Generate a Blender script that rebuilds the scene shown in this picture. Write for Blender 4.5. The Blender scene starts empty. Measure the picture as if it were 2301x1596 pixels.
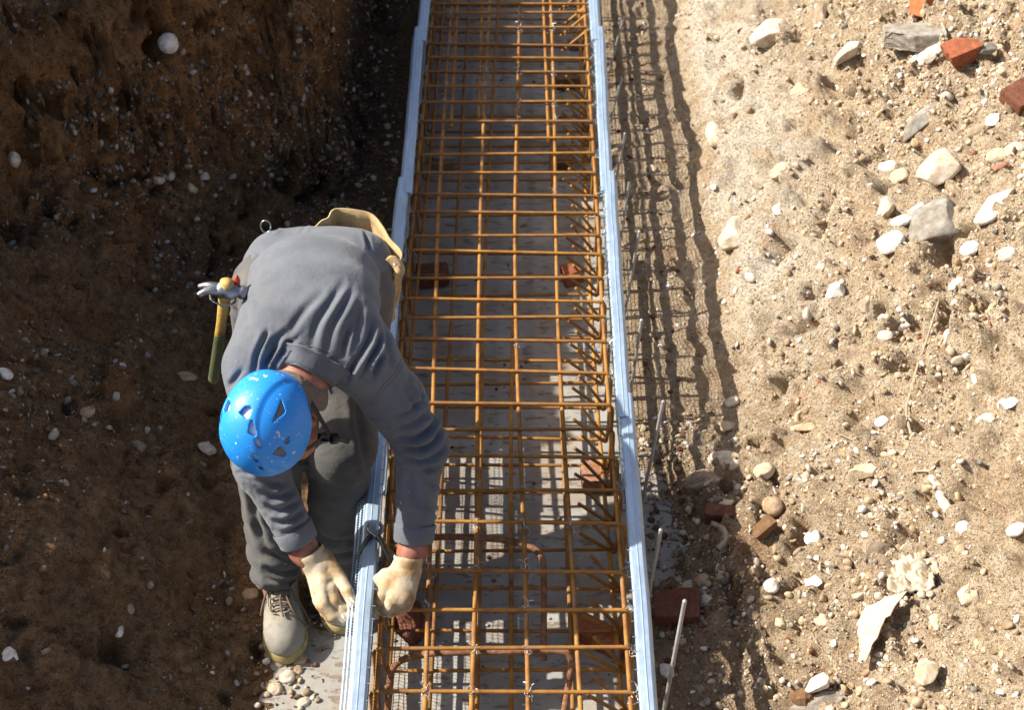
import bpy, math, random
import numpy as np
from mathutils import Vector, Matrix
R = math.radians
random.seed(7)
rng = np.random.default_rng(11)
SC = bpy.context.scene
COL = SC.collection

# ------------------------------------------------------------------ camera
CAM = np.array([0.052, 0.0, 3.21])
PITCH, YAW, FPX, CX, CY = R(42.0), R(0.43), 3285.0, 1150.5, 798.0
cam_d = bpy.data.cameras.new('camera')
cam = bpy.data.objects.new('camera', cam_d)
COL.objects.link(cam)
cam.location = CAM
cam.rotation_euler = (R(90) - PITCH, 0, YAW)
cam_d.sensor_width = 36.0
cam_d.lens = 36.0 * FPX / 2301.0
cam_d.clip_start, cam_d.clip_end = 0.05, 200
cam_d.dof.use_dof = True
cam_d.dof.focus_distance = 3.55
cam_d.dof.aperture_fstop = 5.6
SC.camera = cam

# ------------------------------------------------------------------ light
SUN_TO = Vector((-0.97, 0.10, 0.86)).normalized()          # towards the sun
world = bpy.data.worlds.new('World'); SC.world = world; world.use_nodes = True
wn = world.node_tree.nodes; wl = world.node_tree.links
sky = wn.new('ShaderNodeTexSky'); sky.sky_type = 'NISHITA'; sky.sun_disc = False
sky.sun_elevation = math.asin(SUN_TO.z)
sky.dust_density = 4.0; sky.air_density = 0.8; sky.ozone_density = 0.6
sky.sun_rotation = math.atan2(SUN_TO.x, SUN_TO.y)
bg = wn['Background']; bg.inputs['Strength'].default_value = 0.08
wl.new(sky.outputs['Color'], bg.inputs['Color'])
sun_d = bpy.data.lights.new('sun', 'SUN'); sun_d.energy = 4.6; sun_d.angle = R(0.53)
sun_d.color = (1.0, 0.94, 0.84)
sun = bpy.data.objects.new('sun', sun_d); COL.objects.link(sun)
sun.rotation_euler = SUN_TO.to_track_quat('Z', 'Y').to_euler(); sun.location = SUN_TO * 10
SC.view_settings.view_transform = 'Standard'; SC.view_settings.look = 'None'
SC.view_settings.exposure = 1.05; SC.view_settings.gamma = 1.0
SC.view_settings.use_curve_mapping = False
SC.render.engine = 'CYCLES'
SC.cycles.max_bounces = 6

# ------------------------------------------------------------------ measuring helpers (survey of the place)
_cp, _sp = math.cos(PITCH), math.sin(PITCH)
_fw = np.array([-math.sin(YAW)*_cp, math.cos(YAW)*_cp, -_sp])
_rt = np.array([math.cos(YAW), math.sin(YAW), 0.0])
_up = np.cross(_rt, _fw)
def ray(px, py):
    return _fw + _rt*((px-CX)/FPX) - _up*((py-CY)/FPX)
def atz(px, py, z):
    d = ray(px, py); return CAM + d*((z-CAM[2])/d[2])
def aty(px, py, y):
    d = ray(px, py); return CAM + d*((y-CAM[1])/d[1])
def proj(p):
    v = np.asarray(p, float)-CAM; D = v@_fw
    return CX+FPX*(v@_rt)/D, CY-FPX*(v@_up)/D, D

# ------------------------------------------------------------------ object helpers
def link(o, parent=None):
    COL.objects.link(o)
    if parent is not None: o.parent = parent
    return o
def tag(o, label=None, cat=None, group=None, kind=None):
    if label: o['label'] = label
    if cat: o['category'] = cat
    if group: o['group'] = group
    if kind: o['kind'] = kind
    return o
def empty(name, loc, label=None, cat=None, group=None, rot=(0, 0, 0)):
    o = bpy.data.objects.new(name, None); o.location = loc; o.rotation_euler = rot
    o.empty_display_size = 0.1
    return tag(link(o), label, cat, group)
def mesh_np(name, V, F, mat=None, smooth=True):
    """V (n,3); F list of faces or (m,3|4) array"""
    me = bpy.data.meshes.new(name)
    V = np.asarray(V, np.float32)
    if isinstance(F, np.ndarray):
        k = F.shape[1]; m = F.shape[0]
        me.vertices.add(len(V)); me.vertices.foreach_set('co', V.ravel())
        me.loops.add(m*k); me.loops.foreach_set('vertex_index', F.astype(np.int32).ravel())
        me.polygons.add(m)
        me.polygons.foreach_set('loop_start', np.arange(0, m*k, k, dtype=np.int32))
        me.update(calc_edges=True)
    else:
        me.from_pydata([tuple(map(float, v)) for v in V], [], [tuple(map(int, f)) for f in F]); me.update()
    if smooth: me.polygons.foreach_set('use_smooth', np.ones(len(me.polygons), bool))
    if mat: me.materials.append(mat)
    return me
def obj(name, me, parent=None, loc=None):
    o = bpy.data.objects.new(name, me)
    if loc is not None: o.location = loc
    return link(o, parent)
def join(parts):
    Vs, Fs, n = [], [], 0
    for V, F in parts:
        Vs.append(np.asarray(V, float)); Fs += [tuple(i+n for i in f) for f in F]; n += len(V)
    return np.concatenate(Vs), Fs
def box(c, s, rot=None):
    c = np.asarray(c, float); s = np.asarray(s, float)/2
    V = np.array([[x, y, z] for x in (-1, 1) for y in (-1, 1) for z in (-1, 1)])*s
    if rot is not None: V = V@np.asarray(rot).T
    F = [(0, 1, 3, 2), (4, 6, 7, 5), (0, 4, 5, 1), (2, 3, 7, 6), (0, 2, 6, 4), (1, 5, 7, 3)]
    return V+c, F
def tube(pts, r, n=8, rib=None, caps=True, ell=None):
    """swept tube; r number or array; rib=(step, amount): rolled ribs"""
    P = np.asarray(pts, float)
    if rib:
        seg = np.linalg.norm(np.diff(P, axis=0), axis=1); s = np.concatenate([[0], np.cumsum(seg)])
        m = max(3, int(s[-1]/rib[0])); t = np.linspace(0, s[-1], m)
        P = np.stack([np.interp(t, s, P[:, k]) for k in range(3)], 1)
        rr = np.where(np.arange(m) % 2 == 0, 1.0, rib[1])*(r if np.isscalar(r) else np.interp(t, s, r))
    else:
        rr = np.full(len(P), r) if np.isscalar(r) else np.asarray(r, float)
    m = len(P)
    T = np.gradient(P, axis=0); T /= np.linalg.norm(T, axis=1)[:, None]+1e-12
    a = np.array([0, 0, 1.0]) if abs(T[0, 2]) < 0.9 else np.array([1.0, 0, 0])
    N = np.zeros_like(P); N[0] = np.cross(T[0], a); N[0] /= np.linalg.norm(N[0])
    for i in range(1, m):
        v = N[i-1]-T[i]*(N[i-1]@T[i]); N[i] = v/(np.linalg.norm(v)+1e-12)
    B = np.cross(T, N)
    an = np.arange(n)*2*np.pi/n
    V = (P[:, None] + rr[:, None, None]*(np.cos(an)[None, :, None]*N[:, None]+np.sin(an)[None, :, None]*B[:, None])).reshape(-1, 3)
    F = []
    for i in range(m-1):
        for j in range(n):
            k = (j+1) % n
            F.append((i*n+j, i*n+k, (i+1)*n+k, (i+1)*n+j))
    if caps:
        F.append(tuple(range(n-1, -1, -1))); F.append(tuple((m-1)*n+j for j in range(n)))
    return V, F
def smoothpath(pts, k=8):
    P = np.asarray(pts, float); Q = np.vstack([2*P[0]-P[1], P, 2*P[-1]-P[-2]]); out = []
    for i in range(1, len(Q)-2):
        for t in np.linspace(0, 1, k, endpoint=False):
            a, b, c, d = Q[i-1], Q[i], Q[i+1], Q[i+2]
            out.append(0.5*((2*b)+(-a+c)*t+(2*a-5*b+4*c-d)*t*t+(-a+3*b-3*c+d)*t**3))
    out.append(P[-1]); return np.array(out)

# ------------------------------------------------------------------ numpy noise
def _hash(ix, iy, iz, seed):
    h = (ix*374761393 + iy*668265263 + iz*1274126177 + seed*974711) & 0xffffffff
    h = ((h ^ (h >> 13))*1274126177) & 0xffffffff
    h = ((h ^ (h >> 16))*2246822519) & 0xffffffff
    return ((h ^ (h >> 15)) & 0xffff)/65535.0
def vnoise(P, seed=0):
    P = np.asarray(P, float); I = np.floor(P).astype(np.int64); f = P-I; f = f*f*f*(f*(f*6-15)+10)
    r = 0
    for dx in (0, 1):
        for dy in (0, 1):
            for dz in (0, 1):
                w = (f[:, 0] if dx else 1-f[:, 0])*(f[:, 1] if dy else 1-f[:, 1])*(f[:, 2] if dz else 1-f[:, 2])
                r = r + w*_hash(I[:, 0]+dx, I[:, 1]+dy, I[:, 2]+dz, seed)
    return r*2-1
def fbm(P, oct=4, seed=0, gain=0.5, lac=2.03):
    P = np.asarray(P, float); a, s, r = 1.0, 0, 0
    for k in range(oct):
        r = r + a*vnoise(P+17.3*k, seed+k); s += a; a *= gain; P = P*lac
    return r/s
def sstep(a, b, x):
    t = np.clip((x-a)/(b-a), 0, 1); return t*t*(3-2*t)
def lin(h):
    h = h.lstrip('#'); c = [int(h[i:i+2], 16)/255 for i in (0, 2, 4)]
    return tuple((v/12.92 if v <= 0.04045 else ((v+0.055)/1.055)**2.4) for v in c)+(1.0,)

# ------------------------------------------------------------------ materials
def mat_new(name):
    m = bpy.data.materials.new(name); m.use_nodes = True
    nt = m.node_tree; return m, nt, nt.nodes, nt.links, nt.nodes['Principled BSDF']
def node(nt, t, **kw):
    n = nt.nodes.new(t)
    for k, v in kw.items():
        if k in n.inputs.keys(): n.inputs[k].default_value = v
        else: setattr(n, k, v)
    return n
def ramp(nt, fac, stops, interp='LINEAR'):
    r = nt.nodes.new('ShaderNodeValToRGB'); r.color_ramp.interpolation = interp
    el = r.color_ramp.elements
    while len(el) < len(stops): el.new(0.5)
    for e, (p, c) in zip(el, stops): e.position = p; e.color = c if len(c) == 4 else (*c, 1)
    nt.links.new(fac, r.inputs['Fac']); return r.outputs['Color']
def mixc(nt, fac, a, b, mode='MIX'):
    m = nt.nodes.new('ShaderNodeMix'); m.data_type = 'RGBA'; m.blend_type = mode
    for s, v in (('Factor', fac), ('A', a), ('B', b)):
        i = [x for x in m.inputs if x.name == s and (x.type == 'RGBA' or s == 'Factor' and x.type == 'VALUE')][0]
        if hasattr(v, 'is_output'): nt.links.new(v, i)
        else: i.default_value = v
    return [x for x in m.outputs if x.type == 'RGBA'][0]
def noise_n(nt, scale, detail=4, rough=0.55, vec=None, dist=0.0):
    n = node(nt, 'ShaderNodeTexNoise', Scale=scale, Detail=detail, Roughness=rough, Distortion=dist)
    if vec is None:
        vec = coords(nt)
    nt.links.new(vec, n.inputs['Vector']); return n.outputs['Fac']
def coords(nt, kind='Object'):
    for n in nt.nodes:
        if n.type == 'TEX_COORD': return n.outputs[kind]
    return nt.nodes.new('ShaderNodeTexCoord').outputs[kind]
def bump(nt, bsdf, height, strength=0.4, dist=0.01, normal=None):
    b = node(nt, 'ShaderNodeBump', Strength=strength, Distance=dist)
    nt.links.new(height, b.inputs['Height'])
    if normal is not None: nt.links.new(normal, b.inputs['Normal'])
    nt.links.new(b.outputs['Normal'], bsdf.inputs['Normal']); return b.outputs['Normal']
def mathn(nt, op, a, b=0.0):
    m = nt.nodes.new('ShaderNodeMath'); m.operation = op
    for i, v in enumerate((a, b)):
        if hasattr(v, 'is_output'): nt.links.new(v, m.inputs[i])
        else: m.inputs[i].default_value = v
    return m.outputs[0]

def soil_material():
    m, nt, N, L, b = mat_new('soil')
    co = coords(nt)
    sep = N.new('ShaderNodeSeparateXYZ'); L.new(co, sep.inputs[0])
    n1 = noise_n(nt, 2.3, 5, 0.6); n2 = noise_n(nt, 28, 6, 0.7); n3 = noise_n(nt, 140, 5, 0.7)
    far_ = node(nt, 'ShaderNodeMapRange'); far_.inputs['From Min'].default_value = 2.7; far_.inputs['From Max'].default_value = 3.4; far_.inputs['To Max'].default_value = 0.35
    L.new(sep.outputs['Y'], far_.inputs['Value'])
    dry = mathn(nt, 'ADD', mathn(nt, 'ADD', sep.outputs['X'], far_.outputs[0]), mathn(nt, 'MULTIPLY', mathn(nt, 'SUBTRACT', n1, 0.5), 0.7))  # soil tone across the trench; left bank's shade is painted in as darker brown
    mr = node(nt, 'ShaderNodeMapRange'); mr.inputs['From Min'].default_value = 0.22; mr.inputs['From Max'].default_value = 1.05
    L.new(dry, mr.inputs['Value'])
    brown_shade = ramp(nt, n2, [(0.28, (0.075, 0.040, 0.017)), (0.48, (0.235, 0.134, 0.063)), (0.76, (0.40, 0.26, 0.140))])  # real brown of the near right bank; stands for shade on the left
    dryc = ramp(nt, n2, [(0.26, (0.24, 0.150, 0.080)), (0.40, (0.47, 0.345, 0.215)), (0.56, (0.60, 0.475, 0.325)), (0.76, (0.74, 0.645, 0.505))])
    c = mixc(nt, mr.outputs[0], brown_shade, dryc)
    # reddish clay seams
    nr = noise_n(nt, 5.0, 4, 0.6)
    c = mixc(nt, ramp(nt, nr, [(0.52, (0, 0, 0)), (0.68, (0.5, 0.5, 0.5))]), c, mixc(nt, mr.outputs[0], (0.24, 0.098, 0.026, 1), (0.40, 0.245, 0.130, 1)))
    # red clay bed exposed in the tall left face, darker strip along the left foot of the form
    def band(sock, lo, hi):
        n_ = node(nt, 'ShaderNodeMapRange'); n_.inputs['From Min'].default_value = lo; n_.inputs['From Max'].default_value = hi; L.new(sock, n_.inputs['Value']); return n_.outputs[0]
    wob = mathn(nt, 'MULTIPLY', mathn(nt, 'SUBTRACT', n1, 0.5), 0.5)
    zw = mathn(nt, 'ADD', sep.outputs['Z'], wob); yw = mathn(nt, 'ADD', sep.outputs['Y'], wob)
    clay = mathn(nt, 'MULTIPLY', mathn(nt, 'MULTIPLY', band(zw, 0.22, 0.40), band(zw, 1.02, 0.90)), mathn(nt, 'MULTIPLY', band(yw, 3.55, 3.95), mathn(nt, 'LESS_THAN', sep.outputs['X'], -0.3)))
    c = mixc(nt, mathn(nt, 'MULTIPLY', clay, 0.85), c, ramp(nt, n2, [(0.28, (0.13, 0.055, 0.018)), (0.5, (0.40, 0.185, 0.062)), (0.75, (0.56, 0.31, 0.13))]))
    dark_strip = mathn(nt, 'MULTIPLY', mathn(nt, 'MULTIPLY', band(sep.outputs['X'], -0.70, -0.60), mathn(nt, 'LESS_THAN', sep.outputs['X'], -0.2)), band(yw, 3.6, 4.2))
    c = mixc(nt, mathn(nt, 'MULTIPLY', dark_strip, 0.8), c, (0.075, 0.050, 0.030, 1))
    # pale compacted lime marl where the bank was cut back
    mx = node(nt, 'ShaderNodeMapRange'); mx.inputs['From Min'].default_value = 1.12; mx.inputs['From Max'].default_value = 0.88
    L.new(mathn(nt, 'ADD', sep.outputs['X'], mathn(nt, 'MULTIPLY', mathn(nt, 'SUBTRACT', nr, 0.5), 0.5)), mx.inputs['Value'])
    my = node(nt, 'ShaderNodeMapRange'); my.inputs['From Min'].default_value = 3.1; my.inputs['From Max'].default_value = 3.7
    L.new(mathn(nt, 'ADD', sep.outputs['Y'], mathn(nt, 'MULTIPLY', mathn(nt, 'SUBTRACT', n1, 0.5), 1.2)), my.inputs['Value'])
    mz = node(nt, 'ShaderNodeMapRange'); mz.inputs['From Min'].default_value = 0.10; mz.inputs['From Max'].default_value = 0.16
    L.new(sep.outputs['Z'], mz.inputs['Value'])
    patch = ramp(nt, noise_n(nt, 7.5, 4, 0.6), [(0.34, (0, 0, 0)), (0.48, (1, 1, 1))])
    gx_ = mathn(nt, 'GREATER_THAN', sep.outputs['X'], 0.3)
    pm_ = mathn(nt, 'MULTIPLY', mathn(nt, 'MULTIPLY', mathn(nt, 'MULTIPLY', mx.outputs[0], my.outputs[0]), mathn(nt, 'MULTIPLY', mz.outputs[0], gx_)), patch)
    c = mixc(nt, mathn(nt, 'MULTIPLY', pm_, 0.85), c, mixc(nt, n2, (0.56, 0.46, 0.34, 1), (0.80, 0.74, 0.63, 1)))
    # fine embedded grit of paler stone
    vo = node(nt, 'ShaderNodeTexVoronoi', Scale=95.0); L.new(co, vo.inputs['Vector'])
    grit = ramp(nt, vo.outputs['Distance'], [(0.20, (1, 1, 1)), (0.33, (0, 0, 0))])
    sepc = N.new('ShaderNodeSeparateColor'); L.new(vo.outputs['Color'], sepc.inputs[0])
    pick = mathn(nt, 'GREATER_THAN', sepc.outputs[0], 0.70)
    gm = mathn(nt, 'MULTIPLY', grit, pick)
    c = mixc(nt, gm, c, mixc(nt, mr.outputs[0], (0.34, 0.25, 0.16, 1), (0.72, 0.63, 0.50, 1)))
    # finest grains: pale sand specks and dark pores
    v2 = node(nt, 'ShaderNodeTexVoronoi', Scale=230.0); L.new(co, v2.inputs['Vector'])
    s2 = N.new('ShaderNodeSeparateColor'); L.new(v2.outputs['Color'], s2.inputs[0])
    g2 = mathn(nt, 'MULTIPLY', ramp(nt, v2.outputs['Distance'], [(0.28, (1, 1, 1)), (0.42, (0, 0, 0))]), mathn(nt, 'GREATER_THAN', s2.outputs[0], 0.66))
    c = mixc(nt, mathn(nt, 'MULTIPLY', g2, 0.8), c, mixc(nt, mr.outputs[0], (0.38, 0.29, 0.19, 1), (0.78, 0.70, 0.57, 1)))
    pore = ramp(nt, noise_n(nt, 120, 4, 0.75), [(0.36, (1, 1, 1)), (0.44, (0, 0, 0))])
    c = mixc(nt, mathn(nt, 'MULTIPLY', pore, 0.55), c, mixc(nt, mr.outputs[0], (0.035, 0.020, 0.010, 1), (0.20, 0.125, 0.07, 1)))
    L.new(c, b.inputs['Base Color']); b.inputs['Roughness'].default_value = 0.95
    b.inputs['Specular IOR Level'].default_value = 0.2
    h = mathn(nt, 'ADD', mathn(nt, 'MULTIPLY', n2, 1.0), mathn(nt, 'ADD', mathn(nt, 'MULTIPLY', n3, 0.9), mathn(nt, 'MULTIPLY', gm, 0.3)))
    h = mathn(nt, 'SUBTRACT', mathn(nt, 'ADD', h, mathn(nt, 'MULTIPLY', g2, 0.25)), mathn(nt, 'MULTIPLY', pore, 0.35))
    bump(nt, b, h, 1.0, 0.020)
    return m
def concrete_material():
    m, nt, N, L, b = mat_new('blinding_concrete')
    n1 = noise_n(nt, 3.0, 5, 0.6); n2 = noise_n(nt, 34, 6, 0.65)
    c = ramp(nt, n1, [(0.3, (0.23, 0.222, 0.20)), (0.7, (0.37, 0.355, 0.32))])
    mp = node(nt, 'ShaderNodeMapping'); mp.inputs['Scale'].default_value = (18, 46, 30); L.new(coords(nt), mp.inputs['Vector'])
    pit = noise_n(nt, 1.0, 5, 0.62, mp.outputs[0])
    pm = ramp(nt, pit, [(0.555, (0, 0, 0)), (0.62, (1, 1, 1))])
    c = mixc(nt, mathn(nt, 'MULTIPLY', pm, 0.8), c, (0.17, 0.11, 0.065, 1))
    dirt = ramp(nt, noise_n(nt, 4.5, 6, 0.7), [(0.45, (0, 0, 0)), (0.66, (0.7, 0.7, 0.7))])
    c = mixc(nt, dirt, c, (0.24, 0.16, 0.095, 1))
    L.new(c, b.inputs['Base Color']); b.inputs['Roughness'].default_value = 0.9
    h = mathn(nt, 'SUBTRACT', n2, mathn(nt, 'MULTIPLY', pm, 0.9))
    bump(nt, b, h, 0.5, 0.005); return m
def stone_material(name='stone', attr=True, col=(0.6, 0.5, 0.4), var=0.25, rough=0.9, scale=30, dust=0.4):
    m, nt, N, L, b = mat_new(name)
    n = noise_n(nt, scale, 6, 0.65); n2 = noise_n(nt, scale*5, 4, 0.7)
    if attr:
        a = N.new('ShaderNodeAttribute'); a.attribute_name = 'tint'; base = a.outputs['Color']
    else:
        rgb = N.new('ShaderNodeRGB'); rgb.outputs[0].default_value = (*col, 1); base = rgb.outputs[0]
    lo = mixc(nt, 1.0, base, (1-var*1.6, 1-var*1.9, 1-var*2.2, 1), 'MULTIPLY')
    c = mixc(nt, ramp(nt, n, [(0.38, (0, 0, 0)), (0.62, (1, 1, 1))]), lo, base)
    c = mixc(nt, mathn(nt, 'MULTIPLY', ramp(nt, n2, [(0.55, (0, 0, 0)), (0.7, (1, 1, 1))]), dust), c, (0.30, 0.21, 0.13, 1))
    L.new(c, b.inputs['Base Color']); b.inputs['Roughness'].default_value = rough
    b.inputs['Specular IOR Level'].default_value = 0.25
    bump(nt, b, mathn(nt, 'ADD', n, mathn(nt, 'MULTIPLY', n2, 0.5)), 0.5, 0.006); return m
def rust_material():
    m, nt, N, L, b = mat_new('rusty_steel')
    n = noise_n(nt, 15, 7, 0.72); n2 = noise_n(nt, 190, 4, 0.7)
    c = ramp(nt, n, [(0.26, (0.085, 0.036, 0.012)), (0.42, (0.27, 0.105, 0.016)), (0.58, (0.40, 0.190, 0.026)), (0.72, (0.44, 0.235, 0.045)), (0.82, (0.30, 0.195, 0.11))])
    c = mixc(nt, ramp(nt, n2, [(0.5, (0, 0, 0)), (0.72, (0.5, 0.5, 0.5))]), c, (0.19, 0.075, 0.02, 1))
    oi = N.new('ShaderNodeObjectInfo')
    c = mixc(nt, mathn(nt, 'MULTIPLY', ramp(nt, oi.outputs['Random'], [(0.35, (0, 0, 0)), (1.0, (1, 1, 1))]), 0.55), c, (0.16, 0.075, 0.03, 1))
    gr = ramp(nt, noise_n(nt, 9, 5, 0.7), [(0.56, (0, 0, 0)), (0.68, (0.55, 0.55, 0.55))])
    c = mixc(nt, gr, c, (0.22, 0.18, 0.14, 1))
    L.new(c, b.inputs['Base Color']); b.inputs['Roughness'].default_value = 0.72; b.inputs['Metallic'].default_value = 0.12
    bump(nt, b, n2, 0.35, 0.002); return m
def galv_material(name='galvanised_steel', col=(0.37, 0.48, 0.61), rough=0.48, metal=0.5):
    m, nt, N, L, b = mat_new(name)
    mp = node(nt, 'ShaderNodeMapping'); mp.inputs['Scale'].default_value = (40, 9, 40); L.new(coords(nt), mp.inputs['Vector'])
    n = noise_n(nt, 1.0, 5, 0.6, mp.outputs[0]); n2 = noise_n(nt, 60, 4, 0.6)
    c = ramp(nt, n, [(0.3, tuple(v*0.82 for v in col)), (0.55, col), (0.75, tuple(min(1, v*1.1) for v in col))])
    c = mixc(nt, ramp(nt, n2, [(0.6, (0, 0, 0)), (0.72, (0.35, 0.35, 0.35))]), c, (0.42, 0.38, 0.32, 1))
    L.new(c, b.inputs['Base Color']); b.inputs['Metallic'].default_value = metal
    L.new(ramp(nt, n2, [(0.3, (rough-.1,)*3), (0.7, (rough+.15,)*3)]), b.inputs['Roughness'])
    bump(nt, b, n, 0.12, 0.003); return m
def plain(name, col, rough=0.6, metal=0.0, var=0.25, scale=40, bstr=0.2, bdist=0.003, spec=0.5):
    m, nt, N, L, b = mat_new(name)
    n = noise_n(nt, scale, 5, 0.62)
    c = ramp(nt, n, [(0.3, tuple(v*(1-var) for v in col)), (0.7, tuple(min(1, v*(1+var)) for v in col))])
    L.new(c, b.inputs['Base Color']); b.inputs['Roughness'].default_value = rough; b.inputs['Metallic'].default_value = metal
    b.inputs['Specular IOR Level'].default_value = spec
    if bstr: bump(nt, b, n, bstr, bdist)
    return m
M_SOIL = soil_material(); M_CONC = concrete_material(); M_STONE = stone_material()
M_RUST = rust_material(); M_GALV = galv_material()
M_MESH = galv_material('galvanised_lath', (0.34, 0.42, 0.50), 0.5, 0.7)
M_WIRE = galv_material('tie_wire_steel', (0.55, 0.56, 0.57), 0.35, 0.85)
M_BRICK = stone_material('fired_clay', True, var=0.22, scale=45, dust=0.6)
# ================================================================== GROUND
def axis(lo, hi, step, far_lo, far_hi, n=14):
    mid = np.arange(lo, hi+step/2, step)
    a = lo-(np.geomspace(step*1.5, lo-far_lo, n))[::-1]; b = hi+np.geomspace(step*1.5, far_hi-hi, n)
    return np.concatenate([a, mid, b])
def left_foot(y):
    return np.interp(y, [1.0, 1.9, 2.3, 2.9, 3.6, 4.3, 4.65, 5.2, 8], [-0.70, -0.70, -0.70, -0.82, -0.98, -0.92, -0.70, -0.56, -0.56])
def height(x, y):
    x = np.asarray(x, float); y = np.asarray(y, float)
    P = np.stack([x, y, 0*x], 1)
    w = fbm(P*1.7, 3, 5); w2 = fbm(P*4.5, 3, 9)
    # ---- right side: rubble strip, steep cut, long slope
    xf = 0.715+0.05*w2+0.03*w
    d = x-xf
    far = sstep(3.0, 3.5, y)
    cut = np.interp(d, [-0.36, -0.26, -0.05, 0, 0.10, 0.22, 0.8, 1.6, 2.2, 12], [0.004, 0.012, 0.024, 0.05, 0.20, 0.335, 0.74, 1.20, 1.34, 1.45])
    soft = np.interp(d, [-0.36, -0.26, -0.05, 0, 0.2, 0.8, 1.6, 2.2, 12], [0.004, 0.012, 0.03, 0.06, 0.20, 0.68, 1.20, 1.34, 1.45])
    hr = cut*far+soft*(1-far)
    hr = hr + sstep(0.1, 0.5, d)*(0.06*w+0.035*w2)
    hr = hr - 0.045*np.exp(-((y-2.80)/0.22)**2)*np.exp(-((x-0.47)/0.09)**2)
    # heap of rubble between the stakes and the bank
    hr = hr + 0.05*np.exp(-((x-0.62)/0.10)**2)*(sstep(2.1, 2.5, y)*(1-sstep(3.0, 3.25, y)))
    # ---- left side
    xl = left_foot(y)+0.04*w2
    e = xl-x
    crest = np.interp(y, [1.2, 2.0, 2.45, 2.75, 3.05, 3.3, 3.55, 4, 8], [0.40, 0.45, 0.50, 0.58, 0.70, 0.82, 0.90, 1.0, 1.0])
    steep = np.interp(y, [1.2, 2.4, 3.0, 3.4, 8], [1.0, 1.0, 1.05, 1.0, 0.9])
    strip_z = 0.045*sstep(2.28, 2.62, y+0.20*w2)+0.008
    hl = np.where(e < 0, np.maximum(-0.03, 0.10*e+strip_z), e*steep+strip_z)
    over = np.maximum(0, hl-crest)
    hl = np.where(hl > crest, crest+0.35*over, hl)
    hl = hl+sstep(0.0, 0.30, e)*(0.08*w+0.05*w2-0.04*np.abs(fbm(P*3.1, 2, 15))*2)
    # unseen heap added further out on the left to shade the floor and slope
    heap = np.interp(y, [-4, 1.0, 2.95, 3.12, 3.38, 6, 12], [0.86, 0.92, 0.96, 1.00, 1.64, 1.68, 1.68])+0.05*w2
    hl = np.maximum(np.minimum(hl, 1.05), np.where(x < -1.40, heap*sstep(-1.40, -1.66, x), -1))
    # boulder like lump and ridge on the slope
    hl = hl+0.085*np.exp(-(((x+0.90)/0.075)**2+((y-2.83)/0.085)**2))
    hl = hl+0.05*np.exp(-(((x+1.12)/0.05)**2))*sstep(2.5, 2.8, y)*(1-sstep(3.3, 3.6, y))
    # tall cut face turned to the viewer, with its corner near the formwork
    nx, ny = 0.62, -0.785
    d1 = -((x+0.60)*nx+(y-4.52)*ny)+0.05*w2+0.03*w
    d2 = -(x+0.60)-0.02*w2
    dd = np.minimum(d1, d2)
    base = 0.07+0.36*sstep(-0.62, -1.35, x)
    top = 0.98+0.05*w+0.68*sstep(-1.45, -1.7, x)
    face = np.where(dd < 0, np.maximum(-0.03, base+dd*0.85), base+(top-base)*np.clip(dd/0.13, 0, 1)**0.8)
    face = np.where(dd > 0.13, top+0.12*(dd-0.13).clip(0, 2), face)
    reg = sstep(3.35, 3.75, y+0.25*np.minimum(0, x+1.2))
    hleft = np.where(x < 0, np.maximum(hl, face*reg-0.05*(1-reg)), hl)
    h = np.where(x < 0, hleft, hr)
    h = np.where((x > -0.40) & (x < 0.40), -0.03, h)
    return h
gx = axis(-1.95, 2.25, 0.0095, -26, 26); gy = axis(1.25, 6.4, 0.0105, -22, 30)
GX, GY = np.meshgrid(gx, gy); sx, sy = GX.ravel(), GY.ravel()
Z = height(sx, sy)
# shade giving rise of the far banks and the open ground beyond
V = np.stack([sx, sy, Z], 1)
nxg, nyg = len(gx), len(gy)
def grid_normals(V):
    A = V.reshape(nyg, nxg, 3)
    du = np.gradient(A, axis=1); dv = np.gradient(A, axis=0)
    n = np.cross(du, dv); n /= np.linalg.norm(n, axis=2)[..., None]+1e-12
    return n.reshape(-1, 3)
Nn = grid_normals(V)
inside = (sx > -0.44) & (sx < 0.42)
calm = 1-0.65*((sx > 0.40) & (sx < 0.80))*sstep(2.9, 3.3, sy)
vis = (sx > -2.3) & (sx < 2.6) & (sy > 1.0) & (sy < 6.8)
amp = np.where(sx < 0, 0.5+0.6*sstep(3.3, 3.8, sy), 1.0)*calm*np.where(inside, 0.0, 1.0)*np.where(vis, 1, 0.3)*np.clip(np.abs(np.where(sx < 0, sx+0.40, sx-0.40))/0.25, 0, 1)
streak = fbm(V*np.array([9, 9, 3.0]), 3, 40)
rough = 0.040*fbm(V*7.0, 3, 21)+0.030*(0.35-np.abs(fbm(V*17.0, 3, 31)))*2+0.012*fbm(V*55.0, 3, 33)
clod = np.maximum(0, fbm(V*17.0, 3, 51)-0.10)*np.where(sx > 0, 0.12, 0.075)
hole = -0.26*np.maximum(0, fbm(V*14.0, 2, 61)-0.32)
steepm = np.clip(1-np.abs(Nn[:, 2]), 0, 1)
V = V+Nn*((rough+clod+hole+0.042*streak*steepm)*amp)[:, None]
I = np.arange(nxg*nyg).reshape(nyg, nxg)
F = np.stack([I[:-1, :-1].ravel(), I[:-1, 1:].ravel(), I[1:, 1:].ravel(), I[1:, :-1].ravel()], 1)
GV, GF = V, F
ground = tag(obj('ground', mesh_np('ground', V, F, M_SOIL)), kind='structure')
def ground_z(x, y):
    i = int(np.clip(np.searchsorted(gx, x), 1, nxg-1)); j = int(np.clip(np.searchsorted(gy, y), 1, nyg-1))
    return float(max(GV[j*nxg+i, 2], GV[(j-1)*nxg+i-1, 2]))
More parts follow.
